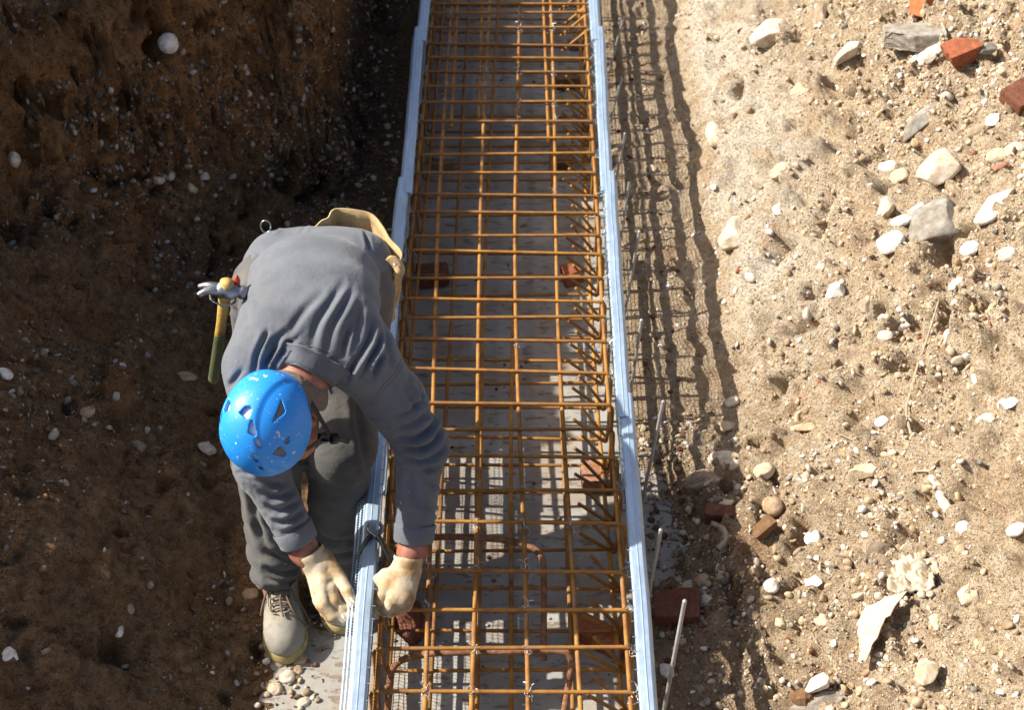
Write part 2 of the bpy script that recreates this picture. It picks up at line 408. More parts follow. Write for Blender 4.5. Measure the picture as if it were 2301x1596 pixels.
def on_ground(px, py):
    """where a sight line through a pixel of the survey photo meets the ground"""
    d = ray(px, py); t = (1.5-CAM[2])/d[2]
    for k in range(900):
        p = CAM+d*t
        if p[2] <= max(ground_z(p[0], p[1]), 0.0 if -0.62 < p[0] < 0.5 else -9): return p
        t += 0.006
    return p
# concrete blinding slab
cx_ = np.arange(-0.64, 0.5601, 0.02); cy_ = np.arange(0.6, 8.6, 0.02)
CXX, CYY = np.meshgrid(cx_, cy_); cv = np.stack([CXX.ravel(), CYY.ravel(), 0*CXX.ravel()], 1)
edge = np.minimum(cv[:, 0]+0.64, 0.56-cv[:, 0])
cv[:, 2] = 0.003*fbm(cv*6, 3, 3)+0.0025*fbm(cv*30, 2, 4)-0.035*(edge < 0.005)
cv[:, 0] += np.where(edge < 0.05, 0.03*fbm(cv*np.array([1, 9, 1]), 3, 8), 0)
a = len(cx_); b_ = len(cy_); I = np.arange(a*b_).reshape(b_, a)
slab = tag(obj('concrete_floor', mesh_np('concrete_floor', cv, np.stack([I[:-1, :-1].ravel(), I[:-1, 1:].ravel(), I[1:, 1:].ravel(), I[1:, :-1].ravel()], 1), M_CONC)), kind='structure')
# ================================================================== FORMWORK PANELS
PH = 0.388                    # height of the lath panels
RIBS = [0.012, 0.090, 0.168, 0.246, 0.324]          # bottoms of the solid folded ribs
RIBH = 0.031
def lath_band(y0, y1, z0, z1, xo):
    """expanded metal: slit strands that run lengthwise and cross ties, real openings"""
    parts = []
    nrow = 3
    zs = np.linspace(z0, z1, nrow+2)
    step = 0.011
    n = int((y1-y0)/step)
    Vs, Fs = [], []
    k = 0
    for r in range(nrow+1):
        off = 0.5*(r % 2)
        for i in range(n):
            ya = y0+(i+off)*step
            if ya > y1-0.002: continue
            w, t = 0.0006, 0.0005
            za, zb = zs[r], zs[r+1]
            yb = ya+step*0.45*(1 if r % 2 else -1)
            c = [(xo-t, ya-w, za), (xo+t, ya-w, za), (xo+t, ya+w, za), (xo-t, ya+w, za)]
            d = [(xo-t, yb-w, zb), (xo+t, yb-w, zb), (xo+t, yb+w, zb), (xo-t, yb+w, zb)]
            Vs += c+d; Fs += [(k, k+1, k+5, k+4), (k+1, k+2, k+6, k+5), (k+2, k+3, k+7, k+6), (k+3, k, k+4, k+7)]; k += 8
    for r in range(1, nrow+1):
        parts.append(box((xo, (y0+y1)/2, zs[r]), (0.0010, y1-y0, 0.0014)))
    parts.append((np.array(Vs), Fs))
    return join(parts)
def strip(profile, ys, bend=None):
    """thin sheet profile [(x,z)...] (closed) extruded along ys"""
    n = len(profile); Vs = []; Fs = []
    for y in ys:
        for (x, z) in profile:
            dx, dz = bend(y) if bend else (0, 0)
            Vs.append((x+dx, y, z+dz))
    for i in range(len(ys)-1):
        for j in range(n):
            k = (j+1) % n; Fs.append((i*n+j, i*n+k, (i+1)*n+k, (i+1)*n+j))
    Fs.append(tuple(range(n-1, -1, -1))); Fs.append(tuple((len(ys)-1)*n+j for j in range(n)))
    return np.array(Vs), Fs
def sheet_profile(pts, t=0.0012):
    P = np.array(pts, float); T = np.gradient(P, axis=0); T /= np.linalg.norm(T, axis=1)[:, None]
    Nn_ = np.stack([-T[:, 1], T[:, 0]], 1)
    return [tuple(p) for p in P+Nn_*t/2]+[tuple(p) for p in (P-Nn_*t/2)[::-1]]
def panel(side, x0, y0, y1, xa, xb, label, dz=0.0):
    """side -1 left, +1 right (outer direction); the panel runs y0..y1, its line drifts xa -> xb"""
    yaw = math.atan2(-(xb-xa), y1-y0)
    root = empty('formwork_panel', (x0+xa, y0, dz), label, 'formwork panel', 'lath panels lining the trench', (0, 0, yaw))
    L = y1-y0; s = side
    ys = np.linspace(0, L, int(L/0.05)+2)
    ph = random.uniform(0, 6)
    bend = lambda y: (0.0012*math.sin(y*4+ph)+0.0006*math.sin(y*17+ph), 0.0015*math.sin(y*5+ph*2))
    # top rail: folded lip with two ridges, outwards of the sheet
    q_ = -s
    obj('rail', mesh_np('rail', *strip(sheet_profile([(-q_*0.003, PH-0.016), (-q_*0.002, PH-0.004), (q_*0.003, PH), (q_*0.013, PH), (q_*0.0145, PH+0.0015), (q_*0.0155, PH+0.0015), (q_*0.017, PH), (q_*0.030, PH-0.001), (q_*0.034, PH-0.005), (q_*0.034, PH-0.014)]), ys, bend), M_GALV, False), root)
    if s < 0 and y0 < 2.5:
        # sloping perforated apron outside the rail
        for q in range(3):
            xq = s*(0.004+0.0095*q); zq = PH-0.008-0.006*q
            obj('apron_strip', mesh_np('apron_strip', *strip(sheet_profile([(xq, zq), (xq+s*0.002, zq-0.0008), (xq+s*0.004, zq-0.003)]), ys, bend), M_GALV, False), root)
        parts = []
        n = int(L/0.009)
        for q in range(2):
            xq = s*(0.011+0.0095*q); zq = PH-0.0125-0.006*q
            for i in range(n):
                parts.append(box((xq, (i+0.5)*0.009, zq), (0.0055, 0.003, 0.0012)))
        tag(obj('apron_lath', mesh_np('apron_lath', *join(parts), M_MESH, False), root), kind='stuff')
    for z in RIBS:
        z = z+random.uniform(-0.004, 0.004)
        h = RIBH*random.uniform(0.85, 1.12)
        obj('rib', mesh_np('rib', *strip(sheet_profile([(0, z), (s*0.004, z+h*0.12), (s*0.011, z+h*0.42), (s*0.011, z+h*0.58), (s*0.004, z+h*0.88), (0, z+h)]), ys[::2] if len(ys) % 2 else np.append(ys[::2], ys[-1]), bend), M_GALV, False), root)
    parts = []
    zz = sorted(RIBS)
    for i, z in enumerate(zz):
        zt = zz[i+1] if i+1 < len(zz) else PH-0.012
        parts.append(lath_band(0, L, z+RIBH-0.002, zt+0.002, 0.0))
    tag(obj('lath', mesh_np('lath', *join(parts), M_MESH, False), root), kind='stuff')
    # ticks of cut strand on the inner lip
    parts = [box((-s*0.036, y, PH-0.002+random.uniform(-.003, .002)), (0.010, 0.0018, 0.0018)) for y in np.arange(0.02, L, 0.045)+0.01*np.random.default_rng(int(y0*97)).random(len(np.arange(0.02, L, 0.045)))]
    tag(obj('strand_end', mesh_np('strand_end', *join(parts), M_MESH, False), root), kind='stuff')
    return root
XL, XR = -0.345, 0.357
panel(-1, XL, 1.30, 3.02, 0.030, -0.010, 'galvanised lath panel on the left, nearest the viewer, pliers hooked on its rail')
panel(-1, XL, 2.92, 4.02, 0.000, -0.010, 'galvanised lath panel on the left, running behind the worker')
panel(-1, XL, 3.93, 5.02, 0.002, -0.012, 'galvanised lath panel on the left side beneath the tall earth face')
panel(-1, XL, 4.92, 6.6, 0.000, -0.008, 'galvanised lath panel on the left, farthest along the trench')
panel(1, XR, 1.30, 2.98, 0.004, 0.008, 'galvanised lath panel on the right, nearest the viewer')
panel(1, XR, 2.88, 4.06, -0.004, 0.008, 'galvanised lath panel on the right, second from the viewer')
panel(1, XR, 3.95, 5.03, -0.006, 0.006, 'galvanised lath panel on the right, third from the viewer')
panel(1, XR, 4.93, 6.6, -0.008, 0.004, 'galvanised lath panel on the right, farthest along the trench')

# ================================================================== REBAR CAGE
ZT, ZB, HW = 0.322, 0.055, 0.314
def cage_cx(y): return 0.016*(1-float(sstep(2.0, 3.5, y)))
cage = empty('rebar_cage', (0, 1.3, 0), 'long orange rusty rebar cage lying between the two lath panels', 'rebar cage')
cage_off = np.array([0, 1.3, 0])
YS = [float(atz(1140, y, ZT)[1]) for y in [1558, 1465, 1366, 1276, 1182, 1095, 1030, 965, 903, 843, 775, 720, 670, 622, 575, 525, 480, 433, 390, 347, 307, 270, 232, 196, 162, 130, 97, 62, 32, 5]]
dY = (YS[-1]-YS[0])/(len(YS)-1)
YS = [YS[0]-2*dY, YS[0]-dY]+YS+[YS[-1]+dY*k for k in (1, 2, 3, 4)]
RS, RL, RIB = 0.0047, 0.0057, (0.0042, 1.22)
def corner_path(pts, r):
    out = [np.array(pts[0], float)]
    for a, b, c in zip(pts[:-2], pts[1:-1], pts[2:]):
        a, b, c = (np.array(v, float) for v in (a, b, c))
        u = (a-b)/np.linalg.norm(a-b); v = (c-b)/np.linalg.norm(c-b)
        p, q = b+u*r, b+v*r
        for t in np.linspace(0, 1, 6): out.append((1-t)**2*p+2*t*(1-t)*b+t*t*q)
    out.append(np.array(pts[-1], float)); return np.array(out)
def stirrup_mesh(flip):
    h = ZT-ZB; w = HW
    # starts and ends in hooks at one corner that point into the core
    zb, zt = (0, h) if not flip else (h, 0)
    sg = 1 if not flip else -1
    pts = [(w-0.085, -0.012, zb+sg*0.075), (w-0.006, -0.008, zb+sg*0.004), (w, -0.004, zb+sg*0.055), (w, 0, zt), (-w, 0.002, zt), (-w, 0.004, zb), (w-0.01, 0.010, zb), (w-0.080, 0.014, zb+sg*0.088)]
    loop = corner_path(pts[1:7], 0.026)
    loop = corner_path([pts[2], pts[3], pts[4], pts[5], (w-0.004, 0.008, zb)], 0.026)
    A = tube(loop, RS, 7, RIB)
    h1 = tube(corner_path([(w, -0.004, zb+sg*0.06), (w-0.002, -0.008, zb+sg*0.002), (w-0.105, -0.010, zb+sg*0.095)], 0.014), RS, 7, RIB)
    h2 = tube(corner_path([(w-0.05, 0.007, zb), (w+0.002, 0.010, zb+sg*0.002), (w-0.085, 0.030, zb+sg*0.112)], 0.014), RS, 7, RIB)
    return mesh_np('stirrup', *join([A, h1, h2]), M_RUST)
ST = [stirrup_mesh(False), stirrup_mesh(True)]
rs = random.Random(5)
for i, y in enumerate(YS):
    o = obj('stirrup', ST[1 if y > 5.02 else 0], cage, (cage_cx(y)+rs.uniform(-.003, .003), y-cage_off[1], ZB+rs.uniform(-.003, .003)))
    o.rotation_euler = (R(rs.uniform(-4, 3)), R(rs.uniform(-0.6, 0.6)), R(rs.uniform(-1.1, 1.1)))
def bar(pts, r=RL, name='longitudinal_bar'):
    P = np.array(pts, float)-cage_off
    return obj(name, mesh_np(name, *tube(P, r, 7, RIB), M_RUST), cage)
TOPX = [-0.300, -0.178, -0.074, 0.054, 0.179, 0.300]
TDR = [-0.006, -0.040, -0.004, -0.014, -0.010, 0.004]
def topx(i, y):
    return TOPX[i]+cage_cx(y)+TDR[i]*min(1.2, max(-0.5, (y-2)/1.6))+(0.005 if 0 < i < 5 else 0.001)*math.sin(y*1.9+i*1.3)
for i, x in enumerate(TOPX):
    bar([(topx(i, y), y, ZT-RS-RL-0.0005+0.0015*math.sin(y*3+i)) for y in np.linspace(1.32, 6.9, 24)])
for i, x in enumerate([-0.296, -0.186, -0.075, 0.022, 0.176, 0.294]):
    ys = np.linspace(1.32, 6.9, 16)
    pts = [(x+cage_cx(y)+[0, .012, .02, .02, -.01, 0][i]*(y-2)/4+0.006*math.sin(y*1.5+i*2.3), y, ZB+RS+RL+0.0015*math.sin(y*2+i)) for y in ys]
    bar(pts)
# overlap bars of the far lengths, upper layer
for x, ya, yb in ((0.150, 4.35, 6.9), (-0.20, 4.45, 6.9), (-0.10, 4.5, 6.9)):
    bar([(x-0.01*(y-ya), y, ZT-RS-RL-0.004) for y in np.linspace(ya, yb, 8)])
# blue paint marks where bars were counted
M_BLUE = plain('marking_paint', (0.05, 0.20, 0.42), 0.6)
for y in YS[2:24]:
    if rs.random() < 0.6:
        obj('paint_mark', mesh_np('paint_mark', *tube([(0, -0.006, 0), (0, 0.006, 0)], RL*1.24, 8), M_BLUE), cage, (0.294+cage_cx(y)-0.0, y-cage_off[1]+0.04+rs.uniform(-.01, .01), ZB+RS+RL))
# tie wire knots
def knot(seed):
    q = random.Random(seed); parts = []
    a0 = q.uniform(0, 6)
    ring = [(0.0105*math.cos(t+a0), 0.0105*math.sin(t+a0), 0.004*math.sin(2*t)) for t in np.linspace(0, 5.6, 12)]
    parts.append(tube(smoothpath(ring, 3), 0.0008, 5))
    ring = [(0.003+0.0105*math.cos(t), 0.006*math.sin(2*t), 0.011*math.sin(t)) for t in np.linspace(0, 6.1, 12)]
    parts.append(tube(smoothpath(ring, 3), 0.0008, 5))
    tail = [(0, 0, 0.006), (q.uniform(-.006, .006), 0.006, 0.012), (q.uniform(-.012, .012), 0.014, 0.020), (q.uniform(-.02, .012), 0.018, 0.026), (q.uniform(-.028, .0), 0.010, 0.030)]
    parts.append(tube(smoothpath(tail, 4), 0.0009, 5))
    tail = [(0, 0, 0.006), (0.004, 0.004, 0.012), (q.uniform(-.002, .012), 0.012, 0.022), (q.uniform(0, .022), 0.014, 0.027)]
    parts.append(tube(smoothpath(tail, 4), 0.0009, 5))
    if q.random() < 0.5:
        tail = [(0.004, -0.006, 0.0), (0.012, -0.014, -0.008), (0.004, -0.026, -0.012), (-0.012, -0.03, -0.010)]
        parts.append(tube(smoothpath(tail, 4), 0.0009, 5))
    return mesh_np('tie_wire', *join(parts), M_WIRE)
KN = [knot(s) for s in range(7)]
def tie(x, y, z):
    o = obj('tie_wire', rs.choice(KN), cage, (x, y-cage_off[1], z)); o.rotation_euler = (rs.uniform(-.3, .3), rs.uniform(-.3, .3), rs.uniform(-0.9, 0.9)); k = rs.uniform(0.65, 1.0); o.scale = (k, k, k)
for k, y in enumerate(YS):
    if y < 1.4: continue
    for i in range(6):
        p = 0.0
        if y < 2.75: p = [0.3, 0.7, 0.75, 0.75, 0.3, 0.9][i]
        elif y < 4.4: p = [0.08, 0.02, 0.02, 0.02, 0.02, 0.5][i]
        else: p = [0.9, 0.45, 0.5, 0.5, 0.45, 0.9][i]
        if rs.random() < p: tie(topx(i, y)+(0.012 if i == 5 else -0.008 if i == 0 else 0), y, ZT-0.004)
def icosphere(n):
    t = (1+5**0.5)/2
    V = [(-1, t, 0), (1, t, 0), (-1, -t, 0), (1, -t, 0), (0, -1, t), (0, 1, t), (0, -1, -t), (0, 1, -t), (t, 0, -1), (t, 0, 1), (-t, 0, -1), (-t, 0, 1)]
    V = [np.array(v)/np.linalg.norm(v) for v in V]
    F = [(0, 11, 5), (0, 5, 1), (0, 1, 7), (0, 7, 10), (0, 10, 11), (1, 5, 9), (5, 11, 4), (11, 10, 2), (10, 7, 6), (7, 1, 8), (3, 9, 4), (3, 4, 2), (3, 2, 6), (3, 6, 8), (3, 8, 9), (4, 9, 5), (2, 4, 11), (6, 2, 10), (8, 6, 7), (9, 8, 1)]
    for _ in range(n):
        c = {}; G = []
        def mid(a, b):
            k = (min(a, b), max(a, b))
            if k not in c: m = V[a]+V[b]; V.append(m/np.linalg.norm(m)); c[k] = len(V)-1
            return c[k]
        for a, b, d in F:
            x, y, z = mid(a, b), mid(b, d), mid(d, a); G += [(a, x, z), (b, y, x), (d, z, y), (x, y, z)]
        F = G
    return np.array(V), np.array(F)
ICO = {n: icosphere(n) for n in range(5)}
def rock_shape(seed, sub=3, dims=(1, 1, 1), planes=6, rough=0.10, cut=(0.55, 0.9), fine=0.02):
    """unit-ish rock: sphere clipped by random planes, roughened"""
    V, F = ICO[sub]; V = V.copy(); q = np.random.default_rng(seed)
    V = V*(1+rough*fbm(V*1.3+seed*3.7, 2, seed % 50)[:, None])
    for k in range(planes):
        n = q.normal(size=3); n /= np.linalg.norm(n); d = q.uniform(*cut)
        V = V-np.maximum(0, V@n-d)[:, None]*n*0.97
    V = V*(1+fine*fbm(V*6+seed, 3, seed % 31)[:, None])
    return V*np.array(dims), F
# ================================================================== IMPLICIT MODELLING (for the worker)
def limb_wrinkles(V, N, joints, rad, amp, freq=52.0, seed=1):
    off = np.zeros(len(V))
    s0 = 0.0
    for a, b in zip(joints[:-1], joints[1:]):
        a, b = np.array(a), np.array(b); u = b-a; L = np.linalg.norm(u); T = u/L
        t = (V-a)@T; q = V-a-t[:, None]*T; rr = np.linalg.norm(q, axis=1)
        m = (t > -0.02) & (t < L+0.02) & (rr < rad)
        e1 = np.cross(T, [0, 0, 1.0]); e1 /= np.linalg.norm(e1)+1e-9; e2 = np.cross(T, e1)
        an = np.arctan2(q@e2, q@e1)
        P = np.stack([(t+s0)*freq+1.3*np.sin(an*1.0+seed), np.cos(an)*1.2, np.sin(an)*1.2], 1)
        n = fbm(P, 2, seed*7+3)
        near = np.exp(-((t-L)/0.09)**2)*0.8+np.exp(-(t/0.07)**2)*0.5+0.35     # more at the joints
        off += np.where(m, amp*near*(0.22-np.abs(n))*2.0, 0)*np.clip((rad-rr)/0.02, 0, 1)
        s0 += L
    return V+N*off[:, None]
class Field:
    def __init__(s, lo, hi, h):
        s.lo = np.array(lo, float); s.h = h; s.n = np.ceil((np.array(hi)-s.lo)/h).astype(int)+1
        s.v = np.full(s.n, 0.2, np.float32)
    def block(s, a, b):
        i0 = np.clip(np.floor((np.array(a)-s.lo)/s.h).astype(int), 0, s.n-1); i1 = np.clip(np.ceil((np.array(b)-s.lo)/s.h).astype(int)+1, 1, s.n)
        sl = tuple(slice(x, y) for x, y in zip(i0, i1))
        ax = [s.lo[k]+s.h*np.arange(i0[k], i1[k]) for k in range(3)]
        G = np.stack(np.meshgrid(*ax, indexing='ij'), -1)
        return sl, G
    def blend(s, fn, a, b, k=0.0, m=0.05):
        sl, G = s.block(np.minimum(a, b)-m, np.maximum(a, b)+m)
        if G.size == 0: return s
        d = fn(G); c = s.v[sl]
        if k > 0:
            h = np.clip(0.5+0.5*(c-d)/k, 0, 1); r = c*(1-h)+d*h-k*h*(1-h)
        else: r = np.minimum(c, d)
        s.v[sl] = r; return s
    def cap(s, a, b, ra, rb, k=0.0):
        a, b = np.array(a, float), np.array(b, float); u = b-a; L = u@u+1e-12
        def fn(G):
            t = np.clip(((G-a)@u)/L, 0, 1); return np.linalg.norm(G-a-t[..., None]*u, axis=-1)-(ra+(rb-ra)*t)
        r = max(ra, rb)+k+2*s.h+0.01
        return s.blend(fn, a, b, k, r)
    def chain(s, pts, rad, k=0.0):
        for i in range(len(pts)-1): s.cap(pts[i], pts[i+1], rad[i], rad[i+1], k)
        return s
    def ell(s, c, axes, rad, k=0.0):
        c = np.array(c, float); A = np.array(axes, float); rad = np.array(rad, float)
        def fn(G):
            q = (G-c)@A.T; k0 = np.linalg.norm(q/rad, axis=-1); k1 = np.linalg.norm(q/(rad*rad), axis=-1)+1e-9
            return k0*(k0-1)/k1
        r = rad.max()+k+2*s.h+0.01
        return s.blend(fn, c, c, k, r)
    def loft(s, cs, ws, ts, side, k=0.0):
        """elliptic tube: centres, half widths, half thicknesses"""
        for i in range(len(cs)-1):
            a, b = np.array(cs[i], float), np.array(cs[i+1], float); u = b-a; L = u@u; T = u/np.sqrt(L)
            sd = np.array(side, float); sd = sd-T*(sd@T); sd /= np.linalg.norm(sd); nn = np.cross(T, sd)
            def fn(G, a=a, u=u, L=L, sd=sd, nn=nn, T=T, i=i):
                t = np.clip(((G-a)@u)/L, 0, 1); q = G-a-t[..., None]*u
                w = ws[i]+(ws[i+1]-ws[i])*t; h = ts[i]+(ts[i+1]-ts[i])*t
                x, y, z = q@sd/w, q@nn/h, (q@T)/np.minimum(w, h)
                k0 = np.sqrt(x*x+y*y+z*z)+1e-9; k1 = np.sqrt((x/w)**2+(y/h)**2+(z/np.minimum(w, h))**2)+1e-9
                return k0*(k0-1)/k1
            m = max(max(ws), max(ts))+k+2*s.h+0.01
            s.blend(fn, a, b, k, m)
        return s
    def cut(s, p, n):
        """keep the side the normal n points away from"""
        p = np.array(p, float); n = np.array(n, float); n /= np.linalg.norm(n)
        return p, n
    def sub(s, fn, a, b, m=0.03):
        sl, G = s.block(np.minimum(a, b)-m, np.maximum(a, b)+m)
        if G.size: s.v[sl] = np.maximum(s.v[sl], -fn(G))
        return s
    def cut_plane(s, p, n, rad):
        """remove what lies beyond plane (p,n) within radius rad of p"""
        p = np.array(p, float); n = np.array(n, float); n /= np.linalg.norm(n)
        sl, G = s.block(p-rad, p+rad)
        d = (G-p)@n; near = np.linalg.norm(G-p, axis=-1) < rad
        c = s.v[sl]; s.v[sl] = np.where(near, np.maximum(c, d), c); return s
    def mesh(s):
        v = s.v; S = v < 0
        cnt = np.zeros(tuple(np.array(v.shape)-1), np.int8)
        for dx in (0, 1):
            for dy in (0, 1):
                for dz in (0, 1):
                    cnt += S[dx:v.shape[0]-1+dx, dy:v.shape[1]-1+dy, dz:v.shape[2]-1+dz]
        act = (cnt > 0) & (cnt < 8)
        ci = np.argwhere(act); idx = np.full(act.shape, -1, np.int64); idx[act] = np.arange(len(ci))
        pos = np.zeros((len(ci), 3)); n = np.zeros(len(ci))
        C = [(x, y, z) for x in (0, 1) for y in (0, 1) for z in (0, 1)]
        for a in C:
            for b in C:
                if a < b and sum(abs(p-q) for p, q in zip(a, b)) == 1:
                    va = v[ci[:, 0]+a[0], ci[:, 1]+a[1], ci[:, 2]+a[2]]; vb = v[ci[:, 0]+b[0], ci[:, 1]+b[1], ci[:, 2]+b[2]]
                    cr = (va < 0) != (vb < 0); t = np.where(cr, va/np.where(cr, va-vb, 1), 0)
                    p_ = np.array(a)[None]+t[:, None]*(np.array(b)-np.array(a))[None]
                    pos += np.where(cr[:, None], p_, 0); n += cr
        V = s.lo+s.h*(ci+pos/n[:, None])
        Q = []
        for ax in range(3):
            o1, o2 = [(1, 2), (2, 0), (0, 1)][ax]
            sl0 = [slice(1, -1)]*3; sl1 = [slice(1, -1)]*3
            sl0[ax] = slice(0, -1); sl1[ax] = slice(1, None)
            A = S[tuple(sl0)]; B = S[tuple(sl1)]; e = np.argwhere(A != B)
            if not len(e): continue
            fl_ = A[tuple(e.T)]
            e = e.copy(); e[:, o1] += 1; e[:, o2] += 1
            def ii(d1, d2):
                q = e.copy(); q[:, o1] -= d1; q[:, o2] -= d2; return idx[tuple(q.T)]
            quad = np.stack([ii(1, 1), ii(0, 1), ii(0, 0), ii(1, 0)], 1)
            quad[~fl_] = quad[~fl_][:, ::-1]; Q.append(quad)
        return V, np.concatenate(Q)
def vnormals(V, F):
    n = np.zeros_like(V); fn = np.cross(V[F[:, 2]]-V[F[:, 0]], V[F[:, 3]]-V[F[:, 1]]) if F.shape[1] == 4 else np.cross(V[F[:, 1]]-V[F[:, 0]], V[F[:, 2]]-V[F[:, 0]])
    for k in range(F.shape[1]): np.add.at(n, F[:, k], fn)
    return n/(np.linalg.norm(n, axis=1)[:, None]+1e-12)
def relax(V, F, it=2, lam=0.5):
    for _ in range(it):
        acc = np.zeros_like(V); c = np.zeros(len(V)); k = F.shape[1]
        for a in range(k):
            np.add.at(acc, F[:, a], V[F[:, (a+1) % k]]); np.add.at(c, F[:, a], 1)
            np.add.at(acc, F[:, (a+1) % k], V[F[:, a]]); np.add.at(c, F[:, (a+1) % k], 1)
        V = V+lam*(acc/c[:, None]-V)
    return V
def folds(V, N, strokes):
    """press cloth creases into a garment; a crease is a line over the cloth with a width (m) and a depth (m)"""
    v = V-CAM; D = v@_fw; u = CX+FPX*(v@_rt)/D; w = CY-FPX*(v@_up)/D
    facing = np.clip(-((N*(v/np.linalg.norm(v, axis=1)[:, None])).sum(1))*4+0.4, 0, 1)
    off = np.zeros(len(V)); pxm = FPX/D
    for st in strokes:
        pts, wid, dep = st[0], st[1], st[2]; ridge = st[3] if len(st) > 3 else 0.6
        P = smoothpath([(a, b, 0) for a, b in pts], 5)[:, :2]
        best = np.full(len(V), 1e9); sgn = np.zeros(len(V)); par = np.zeros(len(V))
        m = len(P)-1
        for i in range(m):
            a, b = P[i], P[i+1]; d = b-a; L = d@d+1e-9
            t = np.clip(((u-a[0])*d[0]+(w-a[1])*d[1])/L, 0, 1)
            qx, qy = u-a[0]-t*d[0], w-a[1]-t*d[1]; dist = np.hypot(qx, qy)
            k = dist < best; best[k] = dist[k]; sgn[k] = np.sign(d[0]*qy-d[1]*qx)[k]; par[k] = ((i+t)/m)[k]
        x = best*sgn/(wid*pxm)
        taper = np.sin(np.pi*np.clip(par*0.92+0.04, 0, 1))**0.6
        x = x*1.55; dep_k = 1.25
        prof = -np.exp(-x*x)+ridge*np.exp(-((x-1.7)/1.1)**2)+0.35*ridge*np.exp(-((x+1.9)/1.1)**2)
        off += dep_k*dep*prof*taper*facing
    return V+N*off[:, None]

# ================================================================== THE WORKER
def cloth_material(name, col, dust=(0.30, 0.27, 0.22), damount=0.35, weave=900):
    m, nt, N, L, b = mat_new(name)
    n1 = noise_n(nt, 7, 5, 0.6); n2 = noise_n(nt, weave*0.4, 3, 0.6); n3 = noise_n(nt, 75, 3, 0.5)
    c = ramp(nt, n1, [(0.3, tuple(v*0.74 for v in col)), (0.7, tuple(v*1.18 for v in col))])
    c = mixc(nt, mathn(nt, 'MULTIPLY', ramp(nt, noise_n(nt, 11, 6, 0.7), [(0.5, (0, 0, 0)), (0.75, (1, 1, 1))]), damount), c, (*dust, 1))
    c = mixc(nt, mathn(nt, 'MULTIPLY', ramp(nt, n3, [(0.74, (0, 0, 0)), (0.79, (1, 1, 1))]), 0.45), c, (0.42, 0.40, 0.37, 1))
    L.new(c, b.inputs['Base Color']); b.inputs['Roughness'].default_value = 0.9; b.inputs['Specular IOR Level'].default_value = 0.2
    if 'Sheen Weight' in b.inputs: b.inputs['Sheen Weight'].default_value = 0.15
    mp = node(nt, 'ShaderNodeMapping'); mp.inputs['Scale'].default_value = (34, 14, 34); mp.inputs['Rotation'].default_value = (0.3, 0.2, 0.5); L.new(coords(nt), mp.inputs['Vector'])
    rg = mathn(nt, 'ABSOLUTE', mathn(nt, 'SUBTRACT', noise_n(nt, 1.0, 4, 0.6, mp.outputs[0], 0.8), 0.5))
    hgt = mathn(nt, 'ADD', mathn(nt, 'ADD', mathn(nt, 'MULTIPLY', n2, 0.25), mathn(nt, 'MULTIPLY', noise_n(nt, 90, 4, 0.65), 0.8)), mathn(nt, 'MULTIPLY', rg, 1.2))
    bump(nt, b, hgt, 0.38, 0.004); return m
M_SHIRT = cloth_material('work_shirt_cloth', (0.118, 0.129, 0.150), (0.22, 0.205, 0.18), 0.28)
M_TROUS = cloth_material('work_trouser_cloth', (0.090, 0.088, 0.086), (0.22, 0.19, 0.15), 0.45)
def skin_material():
    m, nt, N, L, b = mat_new('sunburnt_skin')
    n = noise_n(nt, 45, 5, 0.65); n2 = noise_n(nt, 260, 3, 0.6)
    c = ramp(nt, n, [(0.3, (0.20, 0.068, 0.042)), (0.55, (0.32, 0.125, 0.080)), (0.75, (0.42, 0.19, 0.135))])
    L.new(c, b.inputs['Base Color']); b.inputs['Roughness'].default_value = 0.55
    b.inputs['Subsurface Weight'].default_value = 0.08; b.inputs['Subsurface Radius'].default_value = (0.012, 0.004, 0.002)
    bump(nt, b, n2, 0.3, 0.002); return m
M_SKIN = skin_material()
M_HAIR = plain('short_grey_hair', (0.20, 0.155, 0.125), 0.75, 0, 0.55, 420, 0.9, 0.004)
def glove_material():
    m, nt, N, L, b = mat_new('glove_knit')
    n = noise_n(nt, 16, 4, 0.6); c = ramp(nt, n, [(0.34, (0.46, 0.42, 0.34)), (0.50, (0.47, 0.385, 0.26)), (0.62, (0.36, 0.235, 0.115)), (0.74, (0.24, 0.15, 0.07))])
    wv = node(nt, 'ShaderNodeTexWave', Scale=260.0, Distortion=1.0); L.new(coords(nt), wv.inputs['Vector'])
    L.new(c, b.inputs['Base Color']); b.inputs['Roughness'].default_value = 0.85; b.inputs['Specular IOR Level'].default_value = 0.2
    bump(nt, b, mathn(nt, 'ADD', mathn(nt, 'MULTIPLY', wv.outputs['Fac'], 0.5), noise_n(nt, 160, 3, 0.6)), 0.3, 0.0015); return m
M_GLOVE = glove_material()
M_GLOVE2 = plain('glove_coating', (0.54, 0.51, 0.41), 0.6, 0, 0.18, 40, 0.25, 0.002)
pelvis = np.array([-0.47, 2.92, 0.85])
SHR = np.array([-0.568, 2.535, 0.885]); ELR = np.array([-0.580, 2.460, 0.630]); WRR = np.array([-0.482, 2.365, 0.425])
SHL = np.array([-0.318, 2.555, 0.895]); ELL = np.array([-0.190, 2.520, 0.645]); WRL = np.array([-0.212, 2.372, 0.420])
SP = [pelvis, (-0.458, 2.80, 0.930), (-0.448, 2.69, 0.957), (-0.446, 2.59, 0.950), (-0.446, 2.53, 0.930)]
HPR, KNR, ANR = np.array([-0.560, 2.875, 0.84]), np.array([-0.600, 2.625, 0.49]), np.array([-0.605, 2.520, 0.085])
HPL, KNL, ANL = np.array([-0.385, 2.875, 0.84]), np.array([-0.412, 2.660, 0.49]), np.array([-0.455, 2.565, 0.085])
NECK = atz(698, 806, 0.928)
_t = -_fw
crown = -0.55*_rt-0.06*_up+0.80*_t; crown /= np.linalg.norm(crown)
